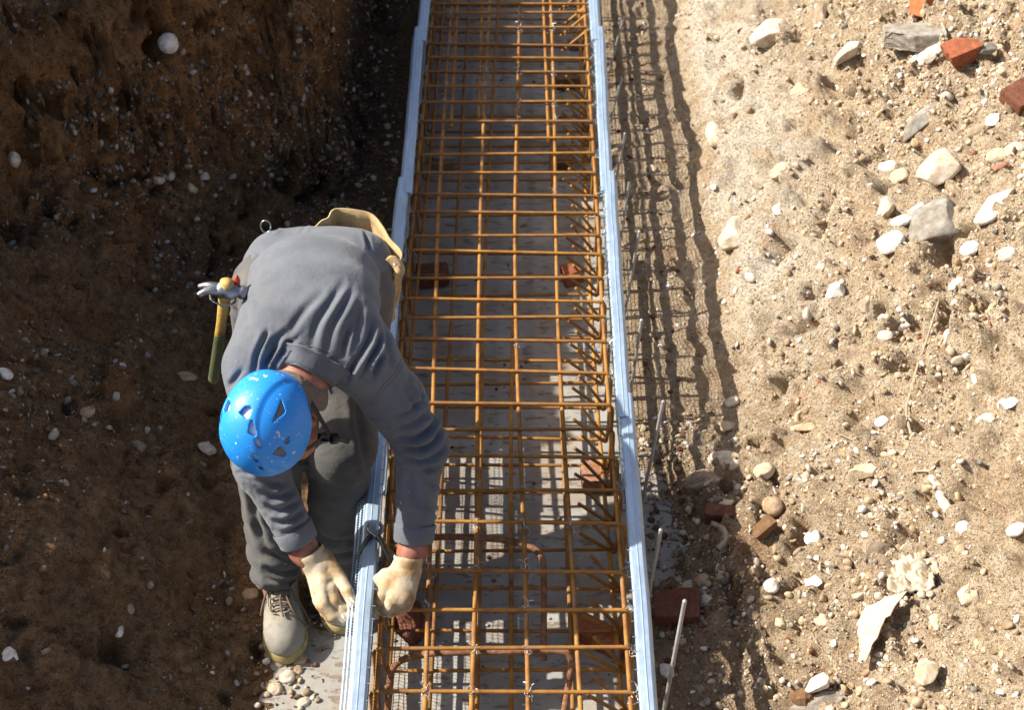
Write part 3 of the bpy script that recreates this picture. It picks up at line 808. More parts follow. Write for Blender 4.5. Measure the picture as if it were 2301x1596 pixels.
facd = -1.0*_up-0.18*_t-0.10*_rt; facd = facd-crown*(facd@crown); facd /= np.linalg.norm(facd)
sided = np.cross(crown, facd)
if sided@_rt < 0: sided = -sided
HEAD = atz(606, 950, 0.875)
HAX = np.stack([sided, facd, crown])
def hl(s_, f_, c_): return HEAD+sided*s_+facd*f_+crown*c_
nd0 = (hl(0, -0.035, -0.06)-NECK); nd0 /= np.linalg.norm(nd0)
person = empty('person', (-0.53, 2.52, 0.0), 'worker in grey work clothes and blue helmet bending over the left panel', 'person')
PO = np.array(person.location)
def wobj(name, V, F, mat, parent=person, smooth=True):
    return obj(name, mesh_np(name, np.asarray(V)-PO, F, mat, smooth), parent)
# ---- body: one continuous figure (mostly under the clothes)
B = Field((-0.86, 2.12, 0.0), (-0.02, 3.12, 1.16), 0.0075)
B.loft(SP, [0.150, 0.135, 0.140, 0.135, 0.10], [0.10, 0.085, 0.085, 0.080, 0.06], (1, 0, 0), 0.05)
B.chain([HPR, KNR, ANR], [0.080, 0.055, 0.036], 0.03); B.chain([HPL, KNL, ANL], [0.080, 0.055, 0.036], 0.03)
B.chain([ANR, ANR+np.array([0.006, -0.10, -0.03])], [0.032, 0.022], 0.02); B.chain([ANL, ANL+np.array([0.006, -0.10, -0.03])], [0.032, 0.022], 0.02)
B.chain([SHR, ELR, WRR, atz(718, 1280, 0.395)], [0.058, 0.044, 0.032, 0.024], 0.03); B.chain([SHL, ELL, WRL, atz(908, 1292, 0.392)], [0.058, 0.044, 0.033, 0.024], 0.03)
B.chain([NECK+np.array([0.006, 0.05, -0.04]), NECK+np.array([0, 0, -0.014])+nd0*0.02, hl(0.0, -0.035, -0.07)], [0.055, 0.055, 0.060], 0.03)
B.ell(hl(0, 0.0, 0.0), HAX, (0.077, 0.097, 0.112), 0.03)
B.ell(hl(0, 0.045, -0.085), HAX, (0.056, 0.055, 0.055), 0.03)           # jaw
B.ell(hl(0, 0.100, -0.045), HAX, (0.016, 0.024, 0.030), 0.012)          # nose
B.ell(hl(0.081, -0.012, -0.035), HAX, (0.010, 0.020, 0.032), 0.006)     # ears
B.ell(hl(-0.081, -0.012, -0.035), HAX, (0.010, 0.020, 0.032), 0.006)
for sg in (-1, 1):
    B.ell(hl(sg*0.034, 0.082, -0.012), HAX, (0.016, 0.012, 0.008), 0.008)   # brows
    B.sub(lambda G, sg=sg: np.linalg.norm(G-hl(sg*0.034, 0.098, -0.026), axis=-1)-0.012, hl(sg*0.034, 0.098, -0.026), hl(sg*0.034, 0.098, -0.026))
B.sub(lambda G: np.maximum(np.abs((G-hl(0, 0.105, -0.088))@crown)-0.003, np.linalg.norm(G-hl(0, 0.105, -0.088), axis=-1)-0.022), hl(0, 0.105, -0.088), hl(0, 0.105, -0.088))
V, F = B.mesh(); V = relax(V, F, 2)
body = wobj('body', V, F, M_SKIN)
for sg in (-1, 1):
    V, F = ICO[2]; wobj('eye', V*0.0115+hl(sg*0.034, 0.086, -0.026), F, plain('eye_white', (0.7, 0.66, 0.6), 0.2), body)
# hair on nape and around the ears, below the helmet
Hf = Field(HEAD-0.17, HEAD+0.17, 0.004)
Hf.ell(hl(0, -0.006, 0.0), HAX, (0.081, 0.098, 0.112)); Hf.chain([hl(0, -0.05, -0.05), hl(0, -0.052, -0.10)], [0.067, 0.063], 0.03)
Hf.v = np.maximum(Hf.v, -((0.2)-0)) if False else Hf.v
_, G = Hf.block(Hf.lo, Hf.lo+Hf.h*(Hf.n-1))
q_ = (G-HEAD)@HAX.T
Hf.v = np.maximum(Hf.v, np.maximum(q_[..., 1]-(-0.028+0.35*np.clip(q_[..., 2]+0.02, 0, 1)), -0.135-q_[..., 2]+0.012*np.sin(q_[..., 0]*60)))
Hf.v = np.maximum(Hf.v, q_[..., 2]-0.03)
V, F = Hf.mesh(); V = relax(V, F, 1)
V = V+vnormals(V, F)*(0.0015*fbm(V*190, 2, 3))[:, None]
wobj('hair', V, F, M_HAIR)
# ---- trousers
T = Field((-0.80, 2.30, 0.02), (-0.20, 3.14, 1.10), 0.0055)
T.loft([pelvis+np.array([0, 0.0, -0.005]), (-0.47, 2.80, 0.900)], [0.176, 0.164], [0.122, 0.106], (1, 0, 0), 0.03)
T.chain([HPR, KNR, ANR+np.array([0, 0, -0.03])], [0.118, 0.083, 0.066], 0.035); T.chain([HPL, KNL, ANL+np.array([0, 0, -0.03])], [0.118, 0.086, 0.066], 0.035)
T.chain([HPR+np.array([-0.055, -0.02, 0.02]), HPR+np.array([-0.05, -0.13, -0.14])], [0.06, 0.055], 0.03)    # cargo pocket
for a, k in ((ANR, KNR), (ANL, KNL)):
    T.cut_plane(a+np.array([0, 0, 0.030]), (0.0, -0.10, -1.0), 0.13)
V, F = T.mesh(); V = relax(V, F, 2); N_ = vnormals(V, F)
V = V+N_*(0.006*fbm(V*np.array([9, 9, 14.0]), 3, 81))[:, None]
zz = V[:, 2]
for k_, (hx, hy) in enumerate(((ANR[0], ANR[1]), (ANL[0], ANL[1]))):     # stacked cloth above the hems
    m_ = (np.hypot(V[:, 0]-hx, V[:, 1]-hy) < 0.13) & (zz < 0.42)
    a_ = np.arctan2(V[:, 1]-hy, V[:, 0]-hx)
    V = V+N_*np.where(m_, 0.0050*np.sin(zz*95+2.2*np.sin(a_+k_)+3*fbm(V*8, 2, 7))*np.clip((0.42-zz)/0.3, 0, 1), 0)[:, None]
V = folds(V, N_, [
    ([(600, 1110), (606, 1160), (640, 1190), (668, 1200)], 0.016, 0.012), ([(560, 1090), (575, 1170), (596, 1230)], 0.014, 0.008),
    ([(600, 1240), (640, 1262), (684, 1255)], 0.012, 0.010), ([(596, 1275), (630, 1290), (680, 1278)], 0.010, 0.009), ([(598, 1302), (640, 1310), (686, 1300)], 0.008, 0.007),
    ([(540, 1060), (565, 1100), (580, 1150)], 0.014, 0.008), ([(720, 1210), (760, 1222), (810, 1212)], 0.012, 0.010), ([(715, 1244), (760, 1250), (805, 1240)], 0.010, 0.008),
    ([(800, 900), (812, 980), (830, 1060)], 0.018, 0.008), ([(512, 600), (530, 660), (520, 740)], 0.012, 0.008), ([(516, 690), (530, 710), (526, 750), (540, 770)], 0.008, 0.008)])
N_ = vnormals(V, F)
V = limb_wrinkles(V, N_, [HPR+(KNR-HPR)*0.4, KNR, ANR], 0.12, 0.0040, 34, 2); V = limb_wrinkles(V, N_, [HPL+(KNL-HPL)*0.4, KNL, ANL], 0.10, 0.0040, 34, 4)
wobj('trousers', V, F, M_TROUS)
# ---- shirt
S_ = Field((-0.80, 2.20, 0.36), (-0.05, 3.14, 1.22), 0.005)
S_.loft([pelvis+np.array([0, 0.012, 0.004])]+SP[1:], [0.156, 0.152, 0.156, 0.156, 0.115], [0.108, 0.104, 0.104, 0.098, 0.066], (1, 0, 0), 0.04)
S_.chain([(-0.562, 2.925, 0.872), (-0.368, 2.925, 0.872)], [0.082, 0.085], 0.05)
S_.chain([np.array(SP[3])+np.array([-0.06, 0.0, 0.0]), SHR], [0.085, 0.074], 0.05); S_.chain([(-0.562, 2.925, 0.872), (-0.368, 2.925, 0.872)], [0.082, 0.085], 0.05)
S_.chain([np.array(SP[3])+np.array([0.06, 0.0, 0.0]), SHL], [0.085, 0.076], 0.05)
S_.chain([SHR, ELR, WRR], [0.074, 0.057, 0.044], 0.04)
S_.chain([SHL, SHL*0.5+ELL*0.5+np.array([0.006, 0.0, 0.0]), ELL, WRL], [0.078, 0.068, 0.059, 0.045], 0.04)
for e_, w_ in ((ELR, WRR), (ELL, WRL)):
    d_ = (w_-e_)/np.linalg.norm(w_-e_); S_.cut_plane(w_-d_*0.032, d_, 0.085)
S_.cut_plane(pelvis+np.array([0, -0.02, -0.06]), (0, -0.25, -1.0), 0.28)
# neck opening
nd = (hl(0, -0.035, -0.06)-NECK); nd /= np.linalg.norm(nd)
S_.sub(lambda G: np.linalg.norm((G-NECK)-((G-NECK)@nd).clip(0.045, 1)[..., None]*nd, axis=-1)-0.054, NECK+nd*0.03, NECK+nd*0.18, 0.075)
V, F = S_.mesh(); V = relax(V, F, 2); N_ = vnormals(V, F)
V = V+N_*(0.0035*fbm(V*10, 3, 91))[:, None]
V = folds(V, N_, [
    # long diagonal folds over the back, from the shoulders up towards the waist
    ([(700, 780), (712, 730), (742, 680), (768, 640)], 0.013, 0.007), ([(735, 790), (748, 735), (772, 690), (790, 655)], 0.012, 0.006),
    ([(640, 790), (652, 745), (690, 690), (722, 660)], 0.014, 0.006), ([(606, 815), (616, 775), (640, 745)], 0.011, 0.010),
    ([(572, 840), (577, 800), (592, 765), (600, 745)], 0.009, 0.013), ([(594, 840), (600, 812), (616, 790), (630, 772)], 0.009, 0.013),
    ([(612, 835), (622, 808), (645, 780), (668, 760)], 0.010, 0.010), ([(515, 870), (530, 850), (545, 830)], 0.010, 0.007), ([(800, 760), (806, 720), (812, 690)], 0.013, 0.005),
    ([(770, 800), (778, 762), (790, 730)], 0.010, 0.008), ([(795, 830), (812, 795), (830, 762), (838, 730)], 0.010, 0.010),
    ([(815, 842), (832, 810), (850, 780), (856, 748)], 0.009, 0.011), ([(838, 850), (850, 820), (864, 790)], 0.009, 0.010), ([(780, 860), (790, 830), (800, 805)], 0.009, 0.010),
    ([(858, 700), (868, 740), (872, 790), (880, 830)], 0.012, 0.006), ([(552, 610), (548, 660), (556, 720)], 0.012, 0.005), ([(562, 560), (556, 600), (565, 650)], 0.011, 0.005),
    ([(610, 520), (620, 512), (628, 504)], 0.008, 0.006), ([(678, 520), (686, 506), (690, 500)], 0.008, 0.005), ([(820, 520), (826, 540), (830, 560)], 0.008, 0.006),
    ([(580, 560), (575, 590), (572, 640)], 0.010, 0.004),
    # sleeve of his left arm: rings of creases above the elbow
    ([(886, 938), (915, 930), (945, 905), (958, 870)], 0.010, 0.009), ([(890, 960), (925, 955), (958, 930), (972, 895)], 0.010, 0.010),
    ([(896, 985), (935, 985), (968, 962), (984, 925)], 0.010, 0.012), ([(905, 1004), (940, 1012), (975, 995), (994, 960)], 0.010, 0.012),
    ([(912, 1026), (945, 1040), (985, 1022), (1006, 1000)], 0.010, 0.011), ([(935, 1050), (965, 1058), (992, 1048)], 0.010, 0.008),
    ([(920, 1060), (928, 1110), (945, 1145)], 0.014, 0.008), ([(950, 1080), (975, 1092), (990, 1085)], 0.010, 0.006), ([(945, 1130), (970, 1150), (1000, 1140)], 0.012, 0.007),
    ([(930, 1180), (955, 1185), (980, 1180)], 0.010, 0.005), ([(905, 870), (930, 905), (948, 925)], 0.012, 0.006), ([(938, 860), (962, 905), (975, 945)], 0.010, 0.008),
    # sleeve of his right arm
    ([(586, 1072), (615, 1090), (640, 1088)], 0.012, 0.010), ([(590, 1105), (622, 1120), (655, 1108)], 0.011, 0.010), ([(600, 1140), (630, 1150), (665, 1130)], 0.011, 0.010),
    ([(620, 1175), (650, 1170), (678, 1150)], 0.010, 0.008), ([(640, 1200), (662, 1190), (690, 1170)], 0.009, 0.006)])
N_ = vnormals(V, F)
V = limb_wrinkles(V, N_, [SHR+(ELR-SHR)*0.4, ELR, WRR], 0.085, 0.0034, 46, 3); V = limb_wrinkles(V, N_, [SHL+(ELL-SHL)*0.35, ELL, WRL], 0.088, 0.0034, 46, 5)
wr = fbm(V*np.array([42, 16, 42.0]), 3, 97); V = V+N_*(0.0016*np.abs(wr)*np.clip((2.62-V[:, 1])*6, 0.25, 1)-0.0004)[:, None]
shirt = wobj('shirt', V, F, M_SHIRT)
from mathutils.bvhtree import BVHTree
SB = BVHTree.FromPolygons([tuple(v) for v in V], [tuple(int(i) for i in f) for f in F])
def seam(pts, name='seam', r=0.0011, tree=SB, mat=M_SHIRT, parent=None):
    out = []
    for x, y, _ in smoothpath([(a, b, 0) for a, b in pts], 6):
        d = ray(x, y); h = tree.ray_cast(Vector(CAM), Vector(d).normalized())
        if h[0] is not None: out.append(np.array(h[0])+np.array(h[1])*0.0003)
    if len(out) > 3: wobj(name, *tube(out, r, 5), mat, parent or shirt)
seam([(545, 640), (538, 600), (550, 560), (580, 535)], 'side_seam')
seam([(836, 905), (858, 870), (885, 840), (902, 805), (905, 770)], 'sleeve_seam'); seam([(842, 910), (864, 875), (891, 845), (908, 810), (911, 775)], 'sleeve_seam')
seam([(632, 800), (660, 785), (690, 779), (722, 784), (760, 806), (800, 842), (838, 862)], 'yoke_seam')
seam([(875, 560), (886, 640), (890, 720), (900, 780)], 'side_seam')
# turned back cuffs
for e_, w_, r_ in ((ELR, WRR, 0.0475), (ELL, WRL, 0.0480)):
    d_ = (w_-e_)/np.linalg.norm(w_-e_); a0 = w_-d_*0.070; a1 = w_-d_*0.024
    ph = [a0, a0+d_*0.004, a0+d_*0.026, a1-d_*0.004, a1, a1-d_*0.003, a1-d_*0.02]; rr = [r_+.002, r_+.0045, r_+.003, r_+.002, r_, r_-.004, r_-.006]
    V, F = tube(ph, np.array(rr), 36, caps=False)
    V = V+np.stack([0.0016*fbm(V*40, 2, 5)]*3, 1)
    wobj('cuff', V, F, M_SHIRT, shirt)
# collar: a band standing round the neck with points falling in front
nape = np.array([0.0, 0.15, 1.0]); nape -= nd*(nape@nd); nape /= np.linalg.norm(nape); n1 = -nape; n2 = np.cross(nd, n1)
def collar(r0, r1, h0, h1, span, name, lift=0.0):
    A = np.linspace(-span, span, 60); Vs, Fs = [], []
    up_ = -(NECK-np.array(SP[2])); up_ = nd
    for a in A:
        dr = -n1*math.cos(a)*1.0+n2*math.sin(a)*1.0
        wv = 0.004*math.sin(a*5)+0.002*math.sin(a*11)
        fr = abs(a)/span
        for k, t in enumerate(np.linspace(0, 1, 7)):
            rad = r0+(r1-r0)*t+wv*t; hh = h0+(h1-h0)*math.sin(t*1.5)+lift*fr
            ext = 1.0+0.35*fr**3*t
            Vs.append(NECK+dr*rad*ext+nd*hh)
    for i in range(59):
        for k in range(6): Fs.append((i*7+k, (i+1)*7+k, (i+1)*7+k+1, i*7+k+1))
    o = wobj(name, np.array(Vs), Fs, M_SHIRT, shirt)
    md = o.modifiers.new('thick', 'SOLIDIFY'); md.thickness = 0.0035; md.offset = 0
    return o
collar(0.066, 0.094, 0.044, 0.006, 2.35, 'collar')
collar(0.060, 0.066, 0.0, 0.046, 2.6, 'collar_stand')

# ---- gloves
def glove(name, palm, fingers, thumb, wrist, cuffr, dirn):
    allp = np.array([p for f in fingers for p in f[0]]+list(thumb[0])+[p[0] for p in palm]+[wrist])
    Gf = Field(allp.min(0)-0.06, allp.max(0)+0.06, 0.0021)
    across = np.array(fingers[-1][0][0])-np.array(fingers[0][0][0])
    for i, (f, r) in enumerate(fingers):
        c0 = palm[0][0]+across*((i-1.5)/3)*0.62
        Gf.cap(c0, f[0], 0.0175, r[0]*1.03, 0.013)
    for i in range(3): Gf.cap(np.array(fingers[i][0][0])*0.6+palm[0][0]*0.4, np.array(fingers[i+1][0][0])*0.6+palm[0][0]*0.4, 0.014, 0.014, 0.012)
    Gf.cap(thumb[0][0], palm[0][0], thumb[1][0], 0.018, 0.014)
    for f, r in fingers: Gf.chain(f, r, 0.004)
    Gf.chain(thumb[0], thumb[1], 0.006)
    Gf.cap(palm[0][0], wrist, 0.030, cuffr, 0.018)
    V, F = Gf.mesh(); V = relax(V, F, 1); N_ = vnormals(V, F)
    V = V+N_*(0.0011*fbm(V*70, 3, 15))[:, None]
    o = wobj(name, V, F, M_GLOVE)
    # ribbed cuff
    d_ = dirn/np.linalg.norm(dirn)
    ph = [wrist-d_*0.026, wrist-d_*0.022, wrist-d_*0.012, wrist, wrist+d_*0.010]
    V, F = tube(ph, np.array([cuffr*1.02, cuffr*1.07, cuffr*1.03, cuffr*1.0, cuffr*0.96]), 48, caps=False)
    an = np.arange(len(V)) % 48; ctr = np.repeat(np.array(ph), 48, 0); V = ctr+(V-ctr)*(1+0.02*(an % 2))[:, None]
    wobj('glove_cuff', V, F, M_GLOVE, o)
    for f, r in fingers+[thumb]:      # rubber dipped finger ends
        pts = [np.array(p) for p in f]
        Ff = Field(np.min(pts, 0)-0.03, np.max(pts, 0)+0.03, 0.002)
        mid = pts[-2]*0.75+pts[-3]*0.25 if len(pts) > 2 else pts[0]
        Ff.chain([mid]+pts[-2:], [r[-2]*1.05, r[-2]*1.05, r[-1]*1.06], 0.003)
        V, F = Ff.mesh(); V = relax(V, F, 1); V = V+vnormals(V, F)*(0.0008*fbm(V*120, 2, 3)+0.0009*np.sin(V@np.array([420.0, 300, 260])))[:, None]
        wobj('finger_coating', V, F, M_GLOVE2, o)
    return o
z_ = lambda x, y, z: atz(x, y, z)
glove('glove',
      [(z_(716, 1268, 0.400), 0.034), (z_(722, 1300, 0.385), 0.040), (z_(734, 1326, 0.370), 0.040)],
      [([z_(764, 1300, 0.385), z_(780, 1330, 0.380), z_(793, 1358, 0.365), z_(799, 1366, 0.352)], [0.0165, 0.0145, 0.0135, 0.0115]),
       ([z_(726, 1362, 0.365), z_(748, 1386, 0.345), z_(776, 1392, 0.335), z_(800, 1384, 0.335)], [0.0165, 0.0150, 0.0140, 0.0120]),
       ([z_(722, 1358, 0.345), z_(742, 1386, 0.318), z_(768, 1394, 0.300), z_(786, 1388, 0.300)], [0.0160, 0.0145, 0.0135, 0.0115]),
       ([z_(716, 1350, 0.335), z_(732, 1378, 0.305), z_(752, 1388, 0.288), z_(768, 1384, 0.285)], [0.0145, 0.0130, 0.0120, 0.0105])],
      ([z_(748, 1300, 0.365), z_(742, 1326, 0.375), z_(750, 1352, 0.362), z_(768, 1370, 0.345), z_(790, 1376, 0.338)], [0.018, 0.0165, 0.0155, 0.0140, 0.0115]),
      WRR+(z_(716, 1268, 0.400)-WRR)*0.70, 0.0345, z_(716, 1268, 0.400)-ELR)
lg = glove('glove',
      [(z_(912, 1286, 0.395), 0.035), (z_(896, 1312, 0.385), 0.042), (z_(888, 1330, 0.375), 0.041)],
      [([z_(868, 1322, 0.380), z_(852, 1352, 0.355), z_(846, 1372, 0.325), z_(846, 1382, 0.300)], [0.0165, 0.0150, 0.0140, 0.0115]),
       ([z_(886, 1346, 0.375), z_(872, 1368, 0.345), z_(858, 1376, 0.312), z_(852, 1380, 0.290)], [0.0170, 0.0150, 0.0140, 0.0120]),
       ([z_(904, 1350, 0.370), z_(894, 1370, 0.335), z_(876, 1376, 0.305), z_(866, 1376, 0.285)], [0.0165, 0.0145, 0.0135, 0.0115]),
       ([z_(920, 1344, 0.365), z_(914, 1364, 0.330), z_(898, 1372, 0.302), z_(884, 1372, 0.288)], [0.0150, 0.0130, 0.0120, 0.0105])],
      ([z_(868, 1298, 0.385), z_(852, 1306, 0.375), z_(846, 1330, 0.355), z_(842, 1356, 0.340)], [0.021, 0.0175, 0.0155, 0.0125]),
      WRL+(z_(912, 1286, 0.395)-WRL)*0.75, 0.0345, z_(912, 1286, 0.395)-ELL)

# ---- boots
M_SUEDE = plain('boot_suede', (0.27, 0.245, 0.19), 0.9, 0, 0.22, 28, 0.4, 0.004)
M_TOE = plain('boot_toe_cap', (0.23, 0.212, 0.178), 0.7, 0, 0.2, 40, 0.35, 0.003)
M_SOLE = plain('yellow_sole', (0.32, 0.25, 0.10), 0.7, 0, 0.35, 35, 0.3, 0.003)
M_LACE = plain('boot_lace', (0.13, 0.085, 0.055), 0.8, 0, 0.5, 500, 0.6, 0.002)
def boot(toe, heel, label=None):
    toe, heel = np.array(toe, float), np.array(heel, float); d = toe-heel; d[2] = 0; L = np.linalg.norm(d); d /= L; sd = np.array([-d[1], d[0], 0]); up = np.array([0, 0, 1.0])
    b = lambda f, s, z: heel+d*(f*L)+sd*s+up*z
    lo = np.minimum(toe, heel)-0.10; hi = np.maximum(toe, heel)+0.10; hi[2] = 0.20; lo[2] = -0.02
    U = Field(lo, hi, 0.0028)
    A_ = np.stack([d, sd, up])
    U.ell(b(0.78, 0.004, 0.040), A_, (0.085, 0.052, 0.050), 0.02); U.ell(b(0.90, 0.004, 0.036), A_, (0.055, 0.048, 0.040), 0.02)
    U.chain([b(0.12, 0, 0.045), b(0.5, 0, 0.055), b(0.72, 0, 0.050)], [0.040, 0.042, 0.044], 0.02)
    U.chain([b(0.14, 0, 0.06), b(0.17, 0, 0.135)], [0.042, 0.046], 0.02); U.chain([b(0.20, 0, 0.115), b(0.62, 0, 0.062)], [0.036, 0.036], 0.015)
    U.cut_plane(b(0.5, 0, 0.022), (0, 0, -1), 0.3)
    V, F = U.mesh(); V = relax(V, F, 2); V = V+vnormals(V, F)*(0.0014*fbm(V*45, 3, 9))[:, None]
    BV = V.copy()
    o = wobj('boot', V, F, M_SUEDE)
    # toe cap
    Tc = Field(lo, hi, 0.0028)
    Tc.ell(b(0.80, 0.004, 0.0405), A_, (0.0855, 0.0533, 0.0513), 0.02); Tc.ell(b(0.905, 0.004, 0.0365), A_, (0.056, 0.0492, 0.0412), 0.02)
    Tc.cut_plane(b(0.5, 0, 0.022), (0, 0, -1), 0.3); Tc.cut_plane(b(0.82, 0, 0.06), -d, 0.2)
    V, F = Tc.mesh(); V = relax(V, F, 1); wobj('toe_cap', V, F, M_TOE, o)
    So = Field(lo, hi, 0.0028)
    So.ell(b(0.78, 0.004, 0.012), A_, (0.094, 0.058, 0.05), 0.03); So.ell(b(0.90, 0.004, 0.012), A_, (0.062, 0.053, 0.05), 0.02); So.chain([b(0.10, 0, 0.012), b(0.6, 0, 0.012)], [0.045, 0.047], 0.03)
    So.v = np.maximum(So.v, 0)*0+So.v
    sl, G = So.block(So.lo, So.lo+So.h*(So.n-1))
    f_ = ((G-heel)@d)/L
    So.v = np.maximum(So.v, np.maximum(G[..., 2]-(0.024+0.012*sstep(0.85, 1.08, f_)), -G[..., 2]+0.0))
    V, F = So.mesh(); wobj('sole', V, F, M_SOLE, o)
    Vb = V0 = np.asarray(BV)
    fb = ((Vb-heel)@d)/L; sb = (Vb-heel)@sd
    def zs(f, s):
        m = (np.abs(fb-f)*L < 0.006) & (np.abs(sb-s) < 0.006)
        return float(Vb[m, 2].max()) if m.any() else 0.05
    # laces
    on = lambda f, s, h=0.0025: b(f, s, zs(f, s)+h)
    for k, f in enumerate((0.46, 0.53, 0.60, 0.67, 0.73)):
        pts = [on(f+0.012*(s/0.024)*(1 if k % 2 else -1), s) for s in np.linspace(-0.022, 0.022, 9)]
        wobj('lace', *tube(smoothpath(pts, 3), 0.0026, 6), M_LACE, o)
    for f, s in [(f, s) for f in (0.46, 0.53, 0.60, 0.67, 0.73) for s in (-0.023, 0.023)]:
        wobj('eyelet', *tube([on(f, s, 0.0), on(f, s, 0.0022)], np.array([0.0042, 0.0036]), 8), M_LACE, o)
    # tongue seam and flap edges
    for sg in (-1, 1):
        wobj('flap_edge', *tube(smoothpath([on(f, sg*w, 0.0008) for f, w in ((0.42, 0.031), (0.55, 0.032), (0.68, 0.031), (0.76, 0.024), (0.79, 0.010))], 4), 0.0022, 6), M_SUEDE, o)
    wobj('lace_loop', *tube(smoothpath([on(0.45, 0.004, .006), on(0.49, 0.026, .006), on(0.56, 0.042, .004), b(0.66, 0.062, 0.055), b(0.76, 0.070, 0.036), b(0.82, 0.060, 0.050), on(0.76, 0.034, .004), on(0.64, 0.022, .005), on(0.52, 0.012, .006), on(0.45, 0.002, .008)], 6), 0.0030, 7), M_LACE, o)
    wobj('lace_end', *tube(smoothpath([on(0.45, 0.0, .006), on(0.53, 0.008, .007), on(0.64, 0.002, .006), on(0.76, 0.004, .004), on(0.84, 0.008, .003)], 6), 0.0028, 7), M_LACE, o)
    wobj('lace_loop', *tube(smoothpath([on(0.45, -0.004, .006), on(0.47, -0.022, .006), on(0.53, -0.036, .004), b(0.60, -0.054, 0.06), b(0.62, -0.056, 0.05), b(0.55, -0.050, 0.07), on(0.48, -0.026, .008), on(0.45, -0.002, .005)], 6), 0.0028, 7), M_LACE, o)
    return o
tR = atz(637, 1452, 0.03); boot((tR[0], tR[1], 0.004), (-0.607, tR[1]+0.235, 0.004))
tL = atz(762, 1385, 0.03); boot((tL[0], tL[1], 0.004), (-0.458, tL[1]+0.235, 0.004))

# ---- helmet
M_HELM = None
def helmet_material():
    m, nt, N, L, b = mat_new('blue_helmet_plastic')
    n = noise_n(nt, 55, 3, 0.55); n2 = noise_n(nt, 150, 2, 0.5); n3 = noise_n(nt, 9, 4, 0.6)
    sp = ramp(nt, n, [(0.675, (0, 0, 0)), (0.695, (1, 1, 1))]); sp2 = ramp(nt, n2, [(0.69, (0, 0, 0)), (0.71, (1, 1, 1))])
    k = mathn(nt, 'MULTIPLY', mathn(nt, 'MAXIMUM', sp, sp2), 0.75)
    c = ramp(nt, n3, [(0.3, (0.012, 0.235, 0.74)), (0.7, (0.022, 0.275, 0.80))])
    c = mixc(nt, k, c, (0.66, 0.66, 0.62, 1))
    L.new(c, b.inputs['Base Color'])
    L.new(ramp(nt, noise_n(nt, 30, 5, 0.7), [(0.35, (0.36,)*3), (0.7, (0.58,)*3)]), b.inputs['Roughness'])
    bump(nt, b, mathn(nt, 'ADD', k, mathn(nt, 'MULTIPLY', noise_n(nt, 240, 2, 0.5), 0.12)), 0.25, 0.0015); return m
M_HELM = helmet_material()
M_FOAM = plain('pale_helmet_foam', (0.72, 0.72, 0.71), 0.8, 0, 0.2, 60)
M_STRAP = plain('black_webbing', (0.022, 0.020, 0.018), 0.75, 0, 0.4, 300, 0.5, 0.002)
M_BUCK = plain('black_plastic', (0.015, 0.015, 0.016), 0.35, 0, 0.3, 60)
hs, hf, hc = 0.1010, 0.1190, 0.1180
HC = (0.0, 0.004, 0.0)
Hm = Field(HEAD-0.18, HEAD+0.18, 0.0024)
Hm.v[:] = 0.1
sl, G = Hm.block(Hm.lo, Hm.lo+Hm.h*(Hm.n-1))
q = (G-HEAD)@HAX.T; qs, qf, qc = q[..., 0], q[..., 1], q[..., 2]
def ellv(rs_, rf_, rc_):
    k0 = np.sqrt((qs/rs_)**2+(qf/rf_)**2+(qc/rc_)**2)+1e-9; k1 = np.sqrt((qs/rs_**2)**2+(qf/rf_**2)**2+(qc/rc_**2)**2)+1e-9; return k0*(k0-1)/k1
outer = ellv(hs, hf, hc)
# raised crest panel along the middle, wide at the front
cw = 0.052+0.012*np.clip(qf/0.13, -1, 1)
outer = outer-0.0045*sstep(0.010, 0.0, np.abs(qs)-cw)*sstep(-0.02, 0.02, qc)
rim = -0.030-0.020*np.clip(-qf/0.13, 0, 1)**2-0.012*np.cos(np.clip(qf/0.10, -1.5, 1.5)*math.pi)*0.5
inner = ellv(hs-0.005, hf-0.005, hc-0.005)
Hm.v = np.maximum(np.maximum(outer, -inner), rim-qc).astype(np.float32)
vent_list = []
def vent(cs_, cf_, pts, name='vent'):
    """pts: polygon (side, front) around the vent centre, cut along the local surface normal"""
    c0 = np.array([cs_, cf_]); z0 = hc*math.sqrt(max(0.02, 1-(cs_/hs)**2-(cf_/hf)**2))
    n = np.array([cs_/hs**2, cf_/hf**2, z0/hc**2]); n /= np.linalg.norm(n)
    e1 = np.array([1.0, 0, 0])-n*n[0]; e1 /= np.linalg.norm(e1); e2 = np.cross(n, e1)
    if e2[1] < 0: e2 = -e2
    ctr = np.array([cs_, cf_, z0]); w = q-ctr
    a, b_, h_ = w@e1, w@e2, w@n
    d = np.full(a.shape, -1.0); P_ = np.array(pts, float)*0.85
    area = sum(P_[i, 0]*P_[(i+1) % len(P_), 1]-P_[(i+1) % len(P_), 0]*P_[i, 1] for i in range(len(P_)))
    for i in range(len(P_)):
        p0, p1 = P_[i], P_[(i+1) % len(P_)]; t = p1-p0; nn = np.array([t[1], -t[0]])/np.linalg.norm(t)*(1 if area > 0 else -1)
        d = np.maximum(d, (a-p0[0])*nn[0]+(b_-p0[1])*nn[1])
    d = np.maximum(d-0.0015, np.abs(h_)-0.03)
    Hm.v = np.maximum(Hm.v, -d).astype(np.float32)
    vent_list.append((ctr, e1, e2, n, P_))
def blob(sg, w, h, lean):
    return [(sg*(w*math.cos(t)*(0.55+0.45*(0.5-0.5*math.sin(t)))+lean*math.sin(t)), h*math.sin(t)) for t in np.linspace(0, 2*math.pi, 14, endpoint=False)]
